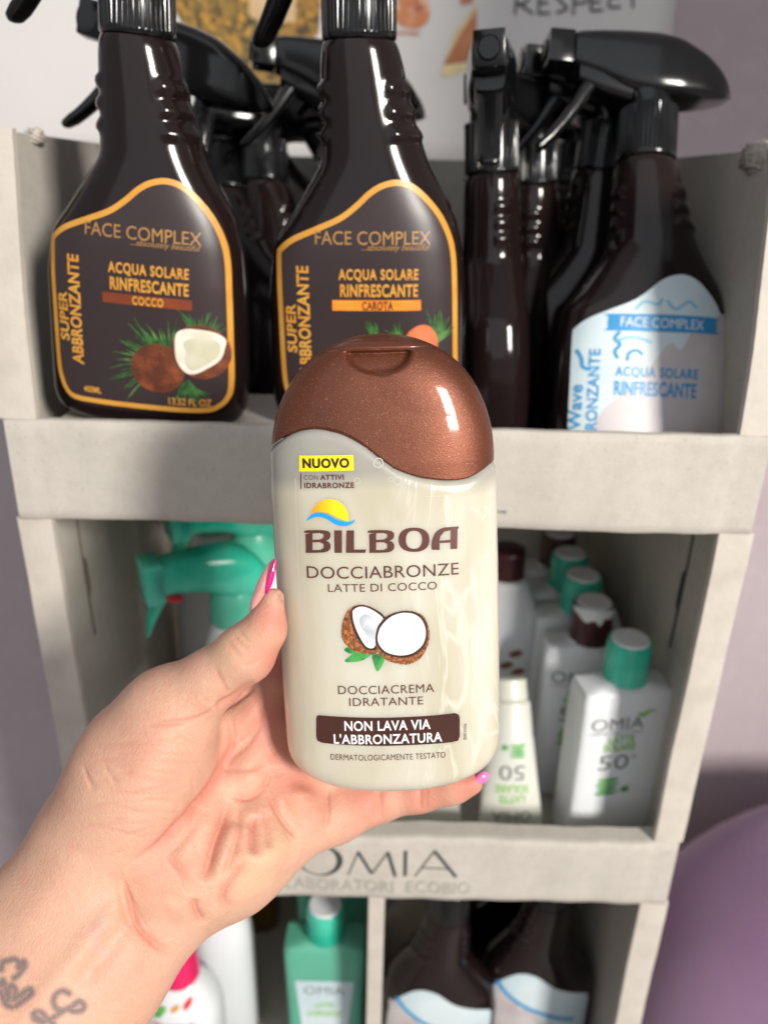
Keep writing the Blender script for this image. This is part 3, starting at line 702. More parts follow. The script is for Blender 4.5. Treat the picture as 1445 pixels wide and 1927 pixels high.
# ================================================================== OMIA flat bottles
def flat_bm(wd, h, th, flare=0.0):
    rows = []
    for k in range(5): f = k / 4; rows.append((.0015 * math.sin(f * math.pi / 2) * 1.5, 0, 0, wd * (.94 + .06 * f), th * (.9 + .1 * f), 8))
    for k in range(14): f = (k + 1) / 14; rows.append((.0023 + (h - .006) * f, 0, 0, wd * (1 - flare * math.sin(math.pi * f)), th * (1 - .10 * f), 8))
    for k in range(6): f = (k + 1) / 6; rows.append((h - .0037 + .0037 * math.sin(f * math.pi / 2) + .0016 * f, 0, 0, wd * (1 - .05 * f), th * (.9 - .08 * f), 7))
    rows.append((h + .005, 0, 0, wd * .5, th * .6, 3)); rows.append((h + .0065, 0, 0, .0145, .0125, 2.2))
    return loft(rows, 72)
def disc_cap(r, h, z0):
    rows = [(z0, 0, 0, r, r, 2), (z0 + .001, 0, 0, r * 1.02, r * 1.02, 2), (z0 + h * .8, 0, 0, r, r, 2), (z0 + h * .97, 0, 0, r * .98, r * .98, 2), (z0 + h, 0, 0, r * .93, r * .93, 2)]
    return loft(rows, 40)
def aloe_pic(cx, cz, s, surf, parent, off=.0006):
    b = []
    for k in range(4):
        z = cz + s * (.55 - k * .36); w_ = s * (.85 + .12 * (k % 2))
        b.append(poly(spl([(cx - w_ * .9, z), (cx - w_ * .4, z + s * .14), (cx + w_ * .5, z + s * .10), (cx + w_ * .75, z + s * .1), (cx + w_ * .4, z - s * .10), (cx - w_ * .5, z - s * .13)], 4)))
    for a in (20, 70, 140, 200, 260, 320):
        t = R(a); b.append(stroke([(cx + s * 1.15, cz - s * .3), (cx + s * 1.15 + math.cos(t) * s * .45, cz - s * .3 + math.sin(t) * s * .4)], s * .22, 3, True))
    o = from_bm('aloe_picture', wrap(merge(b), surf, off, .004), M['aloe'], parent)
def flat_bottle(label, loc, rz, wd=.030, h=.121, th=.016, body='white_plastic', capm='teal', print_=True, flare=.0, lean=0.0, torn=False, group='flat bottles with disc caps', capr=.0136):
    t = thing('lotion_bottle', label, 'bottle', Matrix.Translation(loc) @ Matrix.Rotation(rz, 4, 'Z') @ Matrix.Rotation(lean, 4, 'X'), group)
    put('body', 'flat%s%.3f%.3f%.3f%.2f' % (body, wd, h, th, flare), lambda: flat_bm(wd, h, th, flare), M[body], t)
    c = put('cap', 'fcap' + capm + '%.3f%.4f' % (h, capr), lambda: disc_cap(capr, .027, h + .0055), M[capm], t)
    put('cap_disc', 'fdisc%.3f%.4f' % (h, capr), lambda: loft([(h + .0320, 0, 0, capr * .86, capr * .86, 2), (h + .0330, 0, 0, capr * .86, capr * .86, 2), (h + .0340, 0, 0, capr * .80, capr * .80, 2)], 36), M['white_plastic'], c)
    if torn:
        bm = poly(spl([(-.0135, h + .030), (-.010, h + .0335), (.010, h + .0335), (.0133, h + .030), (.010, h + .026), (.006, h + .028), (.003, h + .0225), (-.001, h + .0265), (-.006, h + .024), (-.010, h + .027)], 3))
        from_bm('torn_seal', wrap(bm, lambda x, z: -math.sqrt(max(1e-9, (capr * 1.03) ** 2 - min(abs(x), capr) ** 2)), .0004, .002), M['white_print'], c)
    if print_:
        def sf(x, z):
            f = np.clip((z - .0023) / (h - .006), 0, 1); w_ = wd * (1 - flare * math.sin(math.pi * f)); tt = th * (1 - .10 * f)
            return -tt * (1 - min(.98, abs(x / w_)) ** 8) ** .125
        if body == 'white_plastic':
            la = from_bm('brand_lettering', wrap(merge([fit(text_mesh('OMIA', -.004), -.007, h * .845, .034, .009), fit(text_mesh('LABORATORI ECOBIO', 0), -.007, h * .79, .034, .0016)]), sf, .0005), M['grey_ink'], t)
            from_bm('lettering', wrap(merge([fit(text_mesh('LATTE', .03), -.003, h * .745, .017, .0055), fit(text_mesh('SOLARE', .03), -.0035, h * .695, .021, .0055)]), sf, .0005), M['green_ink'], t)
            from_bm('factor_lettering', wrap(merge([fit(text_mesh('50', 0), -.0060, h * .60, .020, .0115), fit(text_mesh('+', 0), .007, h * .63, .0035, .0035)]), sf, .0005), M['grey_ink'], t)
            aloe_pic(-.007, h * .44, .0100, sf, t)
            from_bm('small_leaf', wrap(merge([stroke([(.008, h * .885), (.013, h * .915), (.017, h * .91)], .003, 4, True), stroke([(.008, h * .885), (.005, h * .91)], .003, 4, True)]), sf, .0005), M['green_ink'], t)
        else:
            lp = [(-.0215, h * .82), (.0215, h * .82), (.0175, h * .5), (.018, h * .1), (-.018, h * .1), (-.0175, h * .5)]
            la = from_bm('label', wrap(poly(lp), sf, .0004), M['lab_pale'], t)
            from_bm('brand_lettering', wrap(fit(text_mesh('OMIA', -.004), 0, h * .755, .030, .0085), sf, .0006), M['grey_ink'], la)
            from_bm('lettering', wrap(merge([fit(text_mesh('LATTE', .03), .0, h * .65, .014, .0058), fit(text_mesh('DOPOSOLE', .03), .0, h * .59, .025, .0058)]), sf, .0006), M['green_ink'], la)
            aloe_pic(-.003, h * .46, .0088, sf, la, .0007)
            from_bm('small_lettering', wrap(merge([fit(text_mesh('con aloe vera', .0), .0, h * .35, .024, .002), fit(text_mesh('bio', .0), .0, h * .32, .014, .002)]), sf, .0006), M['grey_ink'], la)
    return t
z2 = FZ[1] + .0005
def bx(u, v, Y): return at(u, v, Y).x
flat_bottle('white OMIA sun lotion bottle with teal cap and 50+ print, front right of middle shelf', (bx(1146, 1420, .405), .402, z2), R(9))
flat_bottle('white bottle with dark maroon cap and torn paper seal on the middle shelf', (bx(1110, 1200, .445), .447, z2), R(-6), capm='maroon', torn=True)
flat_bottle('white bottle with teal cap directly behind the maroon capped one', (bx(1092, 1150, .48), .485, z2), R(-6), print_=False)
flat_bottle('white bottle with teal cap second behind the maroon capped one', (bx(1070, 1090, .515), .52, z2), R(-6), print_=False)
flat_bottle('white bottle with maroon cap at the very back of the middle shelf row', (bx(1050, 1040, .555), .558, z2), R(-6), capm='maroon', print_=False)
flat_bottle('mint green OMIA after sun bottle with aloe label, on the bottom shelf beside the divider', (bx(614, 1800, .40), .395, z3), R(0), h=.152, wd=.0295, body='mint', flare=.05)
flat_bottle('second mint green bottle hidden behind the labelled mint one', (bx(630, 1700, .45), .46, z3), R(0), h=.168, wd=.031, body='mint', print_=False, flare=.03)

# ---- tubes
def tube_bm(L=.098, r=.0205):
    rows = [(0, 0, 0, r * .60, r * .60, 2), (.002, 0, 0, r * .70, r * .70, 2), (.024, 0, 0, r * .76, r * .76, 2), (.0255, 0, 0, r * .78, r * .78, 2)]
    for k in range(1, 11):
        f = k / 10; rows.append((.0255 + (L - .0255) * f, 0, 0, r * (.78 + .34 * f), r * .78 * (1 - f) + .0012 * f, 2))
    return loft(rows, 40)
def tube(label, mw, text=True):
    B_ = mw.translation.copy(); B_.z = z2 + .001; B_.y = {0: .385}.get(0); B_.x = mw.translation.x; mw = mw.copy(); mw.translation = B_
    mw = mw @ Matrix.Translation((0, 0, .098)) @ Matrix.Rotation(math.pi, 4, 'Y')
    t = thing('lotion_tube', label, 'tube', mw, 'white lotion tubes on the middle shelf')
    put('body', 'tube_body', tube_bm, M['cream_plastic'], t)
    put('cap', 'tube_cap', lambda: loft([(-.014, 0, 0, .0100, .0100, 2), (-.013, 0, 0, .0118, .0118, 2), (-.001, 0, 0, .0128, .0128, 2), (.0, 0, 0, .0120, .0120, 2)], 40), M['cream_plastic'], t)
    if text:
        def sf(x, z):
            f = np.clip((z - .0255) / .0725, 0, 1); rx = .0205 * (.78 + .34 * f); ry = .0205 * .78 * (1 - f) + .0012 * f
            return -ry * math.sqrt(max(0, 1 - min(.97, abs(x / rx)) ** 2))
        from_bm('lettering', wrap(merge([fit(text_mesh('SOLARE', .02), 0, .058, .022, .0055), fit(text_mesh('LATTE', .02), 0, .065, .017, .0055)]), sf, .0004), M['green_ink'], t)
        from_bm('brand_lettering', wrap(merge([fit(text_mesh('OMIA', 0), 0, .077, .026, .007), fit(text_mesh('50', 0), 0, .047, .017, .010)]), sf, .0004), M['grey_ink'], t)
        aloe_pic(-.003, .032, .007, sf, t, .0005)
    return t
mw, _ = frame(975, 1545, .372, 962, 1280, .425, zbase=z2)
tube('white aloe tube with upside down print, leaning between held bottle and OMIA bottle', mw)
mw, _ = frame(812, 1545, .385, 800, 1300, .43, zbase=z2)
tube('white tube leaning back, its foot seen just past the little finger', mw, False)
mw, _ = frame(700, 1545, .40, 690, 1300, .45, zbase=z2)
tube('white tube leaning back, hidden behind the hand', mw, False)
# cream bottle with brown leaf print
t = thing('milk_bottle', 'off-white slim bottle with brown leaf print behind the held bottle', 'bottle', Matrix.Translation((bx(950, 1100, .50), .50, z2)))
from_bm('body', loft([(0, 0, 0, .026, .016, 3), (.003, 0, 0, .029, .018, 3)] + [(z, 0, 0, .029 * (1 - .5 * max(0, (z - .09) / .055) ** 2), .018 * (1 - .2 * max(0, (z - .09) / .055) ** 2), 3) for z in np.linspace(.01, .145, 20)], 48), M['white_plastic'], t)
from_bm('cap', disc_cap(.013, .022, .1445), M['maroon'], t)
M['brown_ink'] = mat('brown_ink', srgb(120, 76, 60), .5, noise=[(60, srgb(140, 92, 74), .4, .7)])
sfm = lambda x, z: -.018 * (1 - min(.95, abs(x / .029)) ** 3) ** (1 / 3)
from_bm('leaf_print', wrap(merge([poly(spl([(a, b), (a + .006, b + .004), (a + .011, b + .001), (a + .005, b - .003)], 4)) for a, b in ((.004, .088), (.007, .072), (-.002, .078), (.004, .052), (.010, .045), (-.010, .060))]), sfm, .0004), M['brown_ink'], t)

# ---- child care bottles, bottom-left
def round_white(label, x, y, z, h, r, capm, cap_r, cap_h, prints=False):
    t = thing('care_bottle', label, 'bottle', Matrix.Translation((x, y, z)), 'round white bottles on the bottom shelf')
    rows = [(0, 0, 0, r * .9, r * .7, 2.3), (.002, 0, 0, r, r * .78, 2.3)]
    for f in np.linspace(.03, 1, 26):
        s = max(0, (f - .70) / .30); k = (1 - s ** 2.2 * .62)
        rows.append((h * f, 0, 0, r * k, r * .78 * k if k > .6 else r * .78 * k, 2.3))
    rows.append((h + .001, 0, 0, r * .3, r * .28, 2))
    from_bm('body', loft(rows, 56), M['white_plastic'], t)
    from_bm('cap', loft([(h - .0005, 0, 0, cap_r, cap_r, 2), (h + .002, 0, 0, cap_r * 1.02, cap_r * 1.02, 2), (h + cap_h * .8, 0, 0, cap_r * .9, cap_r * .9, 2), (h + cap_h * .95, 0, 0, cap_r * .8, cap_r * .8, 2), (h + cap_h, 0, 0, cap_r * .6, cap_r * .6, 2)], 40), M[capm], t)
    if prints:
        def sf(x_, z_):
            q_ = 1 - max(0, (z_ / h - .70) / .30) ** 2.2 * .62; return -r * .78 * q_ * (1 - min(.95, abs(x_ / (r * q_))) ** 2.3) ** (1 / 2.3)
        def blob(a, b, s, rot):
            c, q = math.cos(rot), math.sin(rot); return poly(spl([(a + c * x_ * s - q * z_ * s, b + q * x_ * s + c * z_ * s) for x_, z_ in ((-1, 0), (-.3, .5), (.6, .35), (1, 0), (.4, -.45), (-.5, -.4))], 4))
        from_bm('green_leaf_print', wrap(merge([blob(-.011, h * .87, .0055, .5), blob(-.014, h * .845, .005, .2)]), sf, .0004), M['aloe'], t)
        from_bm('orange_leaf_print', wrap(merge([blob(.0, h * .89, .0038, .6)]), sf, .0004), M['gold'], t)
        from_bm('red_leaf_print', wrap(merge([blob(.009, h * .91, .0045, .9)]), sf, .0004), M['red'], t)
        from_bm('lettering', wrap(merge([fit(text_mesh('SENSITIVE', .02), -.001, h * .78, .030, .0042), fit(text_mesh('LATTE CORPO', .0), .0, h * .71, .026, .003)]), sf, .0004), M['red'], t)
        from_bm('teal_drop_print', wrap(merge([blob(.0, h * .62, .006, 0)]), sf, .0004), M['teal'], t)
    return t
round_white('white bottle with bright pink cap and leaf print on the bottom shelf', bx(342, 1860, .385), .385, z3, .124, .030, 'pink', .0145, .032, True)
round_white('plain white bottle behind the pink capped one on the bottom shelf', bx(422, 1790, .43), .43, z3, .150, .024, 'white_plastic', .011, .022)
round_white('white bottle at the left edge of the bottom shelf, mostly behind the wrist', bx(262, 1860, .40), .41, z3, .118, .028, 'white_plastic', .013, .03)
M['ochre'] = mat('ochre_plastic', srgb(120, 80, 20), .35, noise=[(20, srgb(100, 66, 18), .4, .7)])
t = thing('care_bottle', 'dark ochre bottle in shade beside the white bottle at bottom left', 'bottle', Matrix.Translation((bx(480, 1750, .52), .53, z3)))
from_bm('body', loft([(0, 0, 0, .02, .014, 3)] + [(z, 0, 0, .022 * (1 - .5 * max(0, (z - .15) / .04) ** 2), .016, 3) for z in np.linspace(.003, .185, 16)], 40), M['ochre'], t)
from_bm('cap', disc_cap(.010, .02, .184), M['ochre'], t)

# ================================================================== teal trigger sprays, middle shelf left
def kid_spray(label, loc, yaw, sc=1.0, lock=True, hm='teal', tilt=0):
    t = thing('trigger_spray', label, 'spray bottle', Matrix.Translation(loc) @ Matrix.Rotation(tilt, 4, 'Y') @ Matrix.Scale(sc, 4), 'teal headed spray bottles on the middle shelf')
    rows = [(0, 0, 0, .030, .018, 2.6), (.003, 0, 0, .034, .021, 2.6)]
    for f in np.linspace(.05, 1, 24):
        s = max(0, (f - .45) / .55); rows.append((.152 * f, 0, 0, .034 - .0205 * s ** 1.4, .021 - .0085 * s ** 1.6, 2.5))
    put('body', 'kid_body', lambda: loft(rows, 56), M['white_plastic'], t)
    put('closure', 'kid_closure', lambda: loft([(.149, 0, 0, .0162, .0162, 2), (.151, 0, 0, .0170, .0170, 2), (.167, 0, 0, .0155, .0155, 2), (.172, 0, 0, .0135, .0135, 2)], 40), M['teal_light'], t).rotation_euler = (0, 0, yaw)
    def hd():
        xs = [-.050, -.049, -.038, -.020, 0, .012, .020, .0235]; top = [.154, .155, .1560, .1570, .156, .150, .139, .130]; bot = [.132, .131, .133, .130, .119, .119, .121, .1265]; hy = [.010, .0105, .011, .0125, .0145, .0145, .011, .004]
        g = np.linspace(-.050, .0235, 36); T_, B_, H_ = [smooth_interp(xs, q, g, .003) for q in (top, bot, hy)]
        nz = bmesh.new(); box(nz, (-.056, -.0105, .1305), (-.0445, .0105, .1565), .0015)
        return merge([xloft([(x, 0, (a + b) / 2, h_, (a - b) / 2, 3) for x, a, b, h_ in zip(g, T_, B_, H_)], 32), nz])
    h = put('spray_head', 'kid_head' + hm, hd, M[hm], t); h.rotation_euler = (0, 0, yaw); h.location = (0, 0, .0455)
    def trg():
        b = bmesh.new(); rr = []
        pts = [(-.044, .134, .0062, .0062), (-.047, .130, .006, .0055), (-.0505, .122, .0052, .0042), (-.0535, .1145, .004, .0026), (-.0555, .106, .002, .001)]
        for (x, z, hy, hx) in pts: rr.append([b.verts.new((x + hx * math.cos(q), hy * math.sin(q), z)) for q in np.linspace(0, 2 * math.pi, 16, endpoint=False)])
        for p_, q_ in zip(rr, rr[1:]):
            for i in range(16): b.faces.new((p_[i], p_[(i + 1) % 16], q_[(i + 1) % 16], q_[i]))
        b.faces.new(rr[0]); b.faces.new(rr[-1][::-1]); bmesh.ops.recalc_face_normals(b, faces=b.faces[:]); return b
    put('trigger', 'kid_trigger' + hm, trg, M[hm], h)
    if lock: put('safety_lock', 'kid_lock', lambda: xloft([(-.0455, -.004, .1335, .006, .0020, 2), (-.0405, -.004, .1320, .008, .0028, 2), (-.0350, -.004, .1305, .006, .0020, 2)], 20), M['red'], h)
    return t
kid_spray('white spray bottle with teal trigger head and red lock, front left of the middle shelf', (bx(442, 1120, .425), .425, z2), R(30), 1.0)
kid_spray('teal headed spray bottle behind the red locked one, half hidden by the held bottle', (bx(478, 1000, .49), .49, z2), R(30), 1.06, False)
kid_spray('teal headed spray bottle deepest in the left of the middle shelf', (bx(400, 990, .56), .56, z2), R(6), 1.0, False)

# ================================================================== HELD BOTTLE
HB = Matrix.Translation(cs(724, 1050, .262)) @ (R3 @ Matrix(((1, 0, 0), (0, 0, 1), (0, -1, 0)))).to_4x4()
# columns: x->right, y->away, z->up
Rc4 = Matrix((( R3.col[0].x, -R3.col[2].x, R3.col[1].x), (R3.col[0].y, -R3.col[2].y, R3.col[1].y), (R3.col[0].z, -R3.col[2].z, R3.col[1].z))).to_4x4()
HB = Matrix.Translation(cs(724, 1050, .262)) @ Rc4 @ Matrix.Rotation(R(-1.6), 4, 'Y') @ Matrix.Rotation(R(11), 4, 'X')
HBI = HB.inverted()
def hpl(u, v, y=0.0):
    o = HBI @ C0; d = (HBI.to_3x3() @ ray(u, v)); k = (y - o.y) / d.y; p = o + d * k; return (p.x, p.z)
TK = .0175
zt = hpl(722, 626, -.006)[1]; z0 = hpl(720, 862)[1]; zc = hpl(730, 1375)[1]; zbt = hpl(745, 1478, -.006)[1]
lo = [hpl(*p) for p in [(545, 1400), (541, 1380), (535, 1300), (526, 1150), (518, 1030), (512, 920), (510, 850)]]
ro = [hpl(*p) for p in [(938, 1400), (939, 1380), (938, 1290), (937, 1150), (935, 1030), (932, 920), (930, 860)]]
def ext(z):
    if z > z0:
        l, r = np.interp(z0, [p[1] for p in lo], [p[0] for p in lo]), np.interp(z0, [p[1] for p in ro], [p[0] for p in ro])
        s = min(1, (z - z0) / (zt - z0)); k = max(0, 1 - s ** 2.12) ** (1 / 2.12)
    else:
        zz = max(z, zc); l, r = np.interp(zz, [p[1] for p in lo], [p[0] for p in lo]), np.interp(zz, [p[1] for p in ro], [p[0] for p in ro])
        k = 1.0
        if z < zc: s = min(1, (zc - z) / (zc - zbt)); k = max(0, 1 - s ** 2.5) ** (1 / 2.5)
    c = (l + r) / 2; h = (r - l) / 2
    t = TK
    if z > z0: s = min(1, (z - z0) / (zt - z0)); t = TK * (max(0, 1 - s ** 4.5)) ** (1 / 3) * (1 - .10 * s)
    if z < zc: s = min(1, (zc - z) / (zc - zbt)); t = TK * (max(0, 1 - s ** 4.5)) ** (1 / 3)
    return c, h * k, t
NN = 2.7
def hsurf(x, z):
    c, h, t = ext(z); f = min(.99, abs((x - c) / max(h, 1e-6))); return -t * (1 - f ** NN) ** (1 / NN)
def hq(u, v):
    x, z = hpl(u, v, -TK)
    for _ in range(4): x, z = hpl(u, v, hsurf(x, z))
    return (x, z)
Spx = [(508, 842), (520, 828), (540, 815), (565, 807), (600, 805), (640, 813), (680, 833), (712, 860), (748, 886), (790, 900), (840, 906), (880, 903), (910, 886), (932, 864)]
Sq = [hq(*p) for p in Spx]
cS = ext(z0)[0]; hS = ext(z0)[1]
sx_ = np.array([np.clip((p[0] - cS) / hS, -1, 1) for p in Sq]); sz_ = np.array([p[1] for p in Sq])
def Sz(xn): return float(np.interp(xn, sx_, sz_))
# smooth the S-curve
_g = np.linspace(-1, 1, 161); _v = np.array([Sz(a) for a in _g]); _k = np.exp(-.5 * (np.arange(-8, 9) / 3.5) ** 2); _k /= _k.sum(); _v = np.convolve(np.pad(_v, 8, mode='edge'), _k, 'valid')
def Sz(xn): return float(np.interp(xn, _g, _v))
hb = thing('shampoo_bottle', 'milky shower cream bottle with bronze flip cap, held in the hand', 'bottle', HB)
SEG = 200
def part_bm(kind):
    bm = bmesh.new(); rings = []
    if kind == 'body': ks = [1 - (1 - k / 60) ** 1.0 for k in range(61)]; ks = sorted(set([0] + [(i / 14) ** 2 * .12 for i in range(14)] + list(np.linspace(.12, 1, 56))))
    else: ks = [math.sin(math.pi / 2 * k / 170) for k in range(171)]
    for k in ks:
        ring = []
        for i in range(SEG):
            a = 2 * math.pi * (i + .5) / SEG; cx_, sy_ = sgp(math.cos(a), 2 / NN), sgp(math.sin(a), 2 / NN); s = Sz(cx_)
            if kind == 'body': z = zbt + (s - .00025 - zbt) * k
            else: z = s + .00025 + (zt - s - .00025) * k
            c, h, t = ext(z); off = 0.0
            if kind == 'cap': off = .0004 * min(1, max(0, (z - s) / .0006) * 0 + 1) * (1 if z - s < .02 else max(0, 1 - (z - s - .02) / .01))
            if kind == 'body' and k > .985: off = .0002 + .0006 * (k - .985) / .015
            ring.append(bm.verts.new((c + cx_ * max(h - off, 1e-5), sy_ * max(t - off, 1e-5), z)))
        rings.append(ring)
    if kind == 'body':   # turned-in rim
        last = rings[-1]; ring = []
        for v in last:
            ring.append(bm.verts.new((v.co.x * .985, v.co.y * .96, v.co.z + .0004)))
        rings.append(ring)
    for a, b in zip(rings, rings[1:]):
        for i in range(SEG): j = (i + 1) % SEG; bm.faces.new((a[i], a[j], b[j], b[i]))
    bm.faces.new(rings[0][::-1]); bm.faces.new(rings[-1])
    return bm
bod = from_bm('body', part_bm('body'), M['milky'], hb)
cb = part_bm('cap')
# thumb recess and lid seam on the front of the cap
pc = hq(711, 660); rA = hq(645, 660); rB = hq(778, 656); rr_ = (rB[0] - rA[0]) / 2; rcx = (rA[0] + rB[0]) / 2; rz = pc[1]; rbz = hq(711, 708)[1]
zs_ = hq(760, 654)[1]
for v in cb.verts:
    if v.co.y < -.001:
        x, z = v.co.x, v.co.z; dx = (x - rcx) / rr_; dz = (rz - z) / (rz - rbz)
        rad = math.sqrt(dx * dx + dz * dz)
        if z < rz + .0004 and rad < 1.05:
            q = np.clip((1.0 - rad) / .20, 0, 1); q = q * q * (3 - 2 * q) * np.clip((rz + .0004 - z) / .0009, 0, 1); v.co.y += .0030 * q * (.55 + .45 * max(0, 1 - dz))
        g = math.exp(-((z - zs_) / .00032) ** 2) * (1 if abs(x - cS) < hS * .80 else 0)
        v.co.y += .0006 * g
        if z > zs_: v.co.y += min(.0014, (z - zs_) * .35)
cap = from_bm('flip_cap', cb, M['bronze'], hb)
from_bm('lid_seam', wrap(stroke([hq(602, 667), hq(650, 660), hq(700, 658), hq(740, 656), hq(776, 656), hq(838, 661)], .00022, 6), lambda x, z: hsurf(x, z), -.0008, 0), M['husk_dark'], cap)
def HW(bm, k=1, name='lettering', m='choc', parent=None): return from_bm(name, wrap(bm, hsurf, .00004 + .00006 * k, .0025), M[m], parent or bod, False)
def htext(s, u0, v0, u1, v1, bold=0.0, rot=0, sp=1.0): return ltext(s, u0, v0, u1, v1, bold, 0, rot, sp, q=hq)
tagp = HW(poly([hq(563, 857), hq(665, 856), hq(666, 885), hq(563, 887)]), 1, 'yellow_tag', 'yellow')
HW(htext('NUOVO', 569, 862, 657, 881, .045, sp=1.05), 3, 'tag_lettering', 'ink_black')
HW(merge([htext('CON', 572, 894, 598, 903, -.005, sp=1.1), htext('ATTIVI', 602, 893, 647, 903, .035, sp=1.08), htext('IDRABRONZE', 572, 908, 666, 919, .035, sp=1.08), poly([hq(565, 891), hq(567, 891), hq(567.4, 920), hq(565.4, 920)])]), 1, 'small_lettering', 'choc')
c1 = lambda x, y: hq(480 + x / 2.89, 600 + y / 2.889)
sunp = [c1(405 + 103 * math.cos(t), 1083 - 103 * math.sin(t)) for t in np.linspace(R(168), R(-10), 30)] + [c1(*p) for p in [(480, 1094), (440, 1077), (400, 1056), (350, 1046), (320, 1050)]]
grad(M['sun'], 0, c1(310, 1000)[0], c1(430, 1000)[0], srgb(248, 150, 20), srgb(252, 212, 20))
HW(poly(sunp), 1, 'sun_emblem', 'sun')
HW(poly(spl([c1(*p) for p in [(278, 1098), (308, 1064), (350, 1054), (395, 1065), (440, 1090), (490, 1103), (525, 1100), (543, 1090), (532, 1110), (500, 1126), (465, 1126), (430, 1114), (385, 1086), (345, 1076), (312, 1082)]], 5)), 1, 'wave_emblem', 'sky_blue')
# the big word, drawn letter by letter
def cl(P, n=4, s=True): P = [c1(*p) for p in P]; return spl(P, n) if s else P
def letB(dx):
    o = [(265, 1162), (268, 1153), (282, 1149), (330, 1148), (372, 1149), (398, 1154), (410, 1166), (410, 1184), (404, 1196), (386, 1207), (402, 1214), (411, 1228), (410, 1248), (398, 1263), (376, 1270), (330, 1272), (275, 1272), (276, 1240), (275, 1200), (274, 1170), (300, 1166)]
    h1 = [(312, 1166), (350, 1164), (372, 1170), (373, 1188), (356, 1199), (312, 1202)]; h2 = [(312, 1215), (352, 1214), (372, 1224), (372, 1246), (354, 1256), (312, 1257)]
    return [[c1(x + dx, y) for x, y in o], [c1(x + dx, y) for x, y in h1], [c1(x + dx, y) for x, y in h2]]
loops = []
for L_ in (letB(0), letB(346)): loops += L_
loops += [cl([(430, 1150), (472, 1150), (472, 1272), (432, 1272)], s=False), cl([(497, 1150), (538, 1150), (538, 1254), (606, 1254), (601, 1262), (600, 1272), (494, 1272)], s=False)]
loops += [[c1(864 + 84 * sgp(math.cos(t), .85), 1201 + 66 * sgp(math.sin(t), .85)) for t in np.linspace(0, 2 * math.pi, 40, endpoint=False)], [c1(864 + 44 * sgp(math.cos(t), .85), 1201 + 49 * sgp(math.sin(t), .85)) for t in np.linspace(0, 2 * math.pi, 40, endpoint=False)]]
loops += [cl([(962, 1256), (958, 1240), (959, 1215), (966, 1190), (976, 1168), (990, 1152), (1008, 1141), (1030, 1134), (1108, 1128), (1106, 1138), (1101, 1144), (1099, 1250), (1062, 1252), (1062, 1216), (1003, 1219), (1004, 1256)], s=False), cl([(1002, 1206), (1008, 1180), (1030, 1156), (1063, 1150), (1063, 1201)], s=False)]
HW(curve_mesh(loops), 1, 'brand_lettering', 'choc')
HW(merge([htext('DOCCIABRONZE', 577, 1065, 863, 1088, .004, sp=1.02), htext('LATTE DI COCCO', 617, 1098, 822, 1113, .004, sp=1.05), htext('DOCCIACREMA', 636, 1290, 817, 1306, .002, sp=1.05), htext('IDRATANTE', 657, 1313, 796, 1328, .002, sp=1.05), htext('DERMATOLOGICAMENTE TESTATO', 622, 1420, 838, 1431, .004, sp=1.05), htext('8003056', 872, 1362, 878, 1392, 0, rot=1)]), 1, 'lettering', 'choc')
bp = [(600, 1346), (640, 1349), (727, 1351), (810, 1347), (856, 1342), (863, 1345), (865, 1352), (865, 1386), (862, 1394), (850, 1397), (800, 1401), (727, 1404), (650, 1402), (606, 1398), (597, 1394), (595, 1386), (595, 1354), (596, 1348)]
ban = HW(poly([hq(*p) for p in bp]), 1, 'banner', 'banner')
HW(merge([htext("NON LAVA VIA", 648, 1356, 810, 1375, .02, sp=1.03), htext("L'ABBRONZATURA", 628, 1381, 832, 1400, .02, sp=1.03)]), 3, 'banner_lettering', 'white_print')
# coconut emblem
c2 = lambda x, y: hq(480 + x / 2.89, 1040 + y / 2.89)
def P2(pts, n=5): return poly(spl([c2(*p) for p in pts], n))
HW(merge([P2([(488, 592), (520, 560), (555, 541), (627, 553), (592, 582), (545, 594)]), P2([(638, 550), (697, 565), (697, 600), (666, 646), (648, 610)]), P2([(485, 530), (510, 514), (548, 540), (515, 549)])]), 1, 'leaf_picture', 'leaf')
def rough(pts, amp, n=10):
    o = spl(pts, n); cx_ = sum(p[0] for p in o) / len(o); cy_ = sum(p[1] for p in o) / len(o)
    return [(cx_ + (x - cx_) * (1 + random.uniform(-amp, amp)), cy_ + (y - cy_) * (1 + random.uniform(-amp, amp))) for x, y in o]
hk = [(530, 295), (575, 283), (640, 300), (705, 350), (700, 420), (690, 500), (655, 548), (600, 550), (530, 530), (480, 480), (470, 420), (478, 370), (500, 320)]
HW(poly([c2(*p) for p in rough(hk, .016)]), 2, 'left_husk_picture', 'husk')
HW(P2([(530, 300), (580, 284), (645, 304), (708, 355), (692, 420), (672, 500), (650, 530), (596, 520), (550, 452), (524, 385), (518, 330)]), 3, 'left_rim_picture', 'husk_dark')
HW(P2([(537, 308), (580, 292), (640, 312), (698, 360), (680, 410), (662, 480), (642, 518), (602, 508), (562, 444), (537, 380), (530, 332)]), 4, 'left_flesh_picture', 'coco_white')
HW(P2([(575, 348), (600, 334), (630, 345), (655, 370), (665, 410), (655, 460), (640, 480), (612, 455), (580, 405), (568, 372)]), 5, 'left_hollow_picture', 'coco_grey')
hk2 = [(655, 470), (668, 400), (718, 343), (790, 318), (862, 318), (918, 348), (946, 420), (940, 500), (900, 572), (835, 606), (760, 598), (700, 572), (663, 520)]
HW(poly([c2(*p) for p in rough(hk2, .014)]), 6, 'right_husk_picture', 'husk')
HW(P2([(655, 468), (670, 400), (720, 344), (790, 319), (864, 321), (918, 358), (940, 428), (924, 506), (865, 556), (795, 570), (718, 554), (672, 518)]), 7, 'right_rim_picture', 'husk_dark')
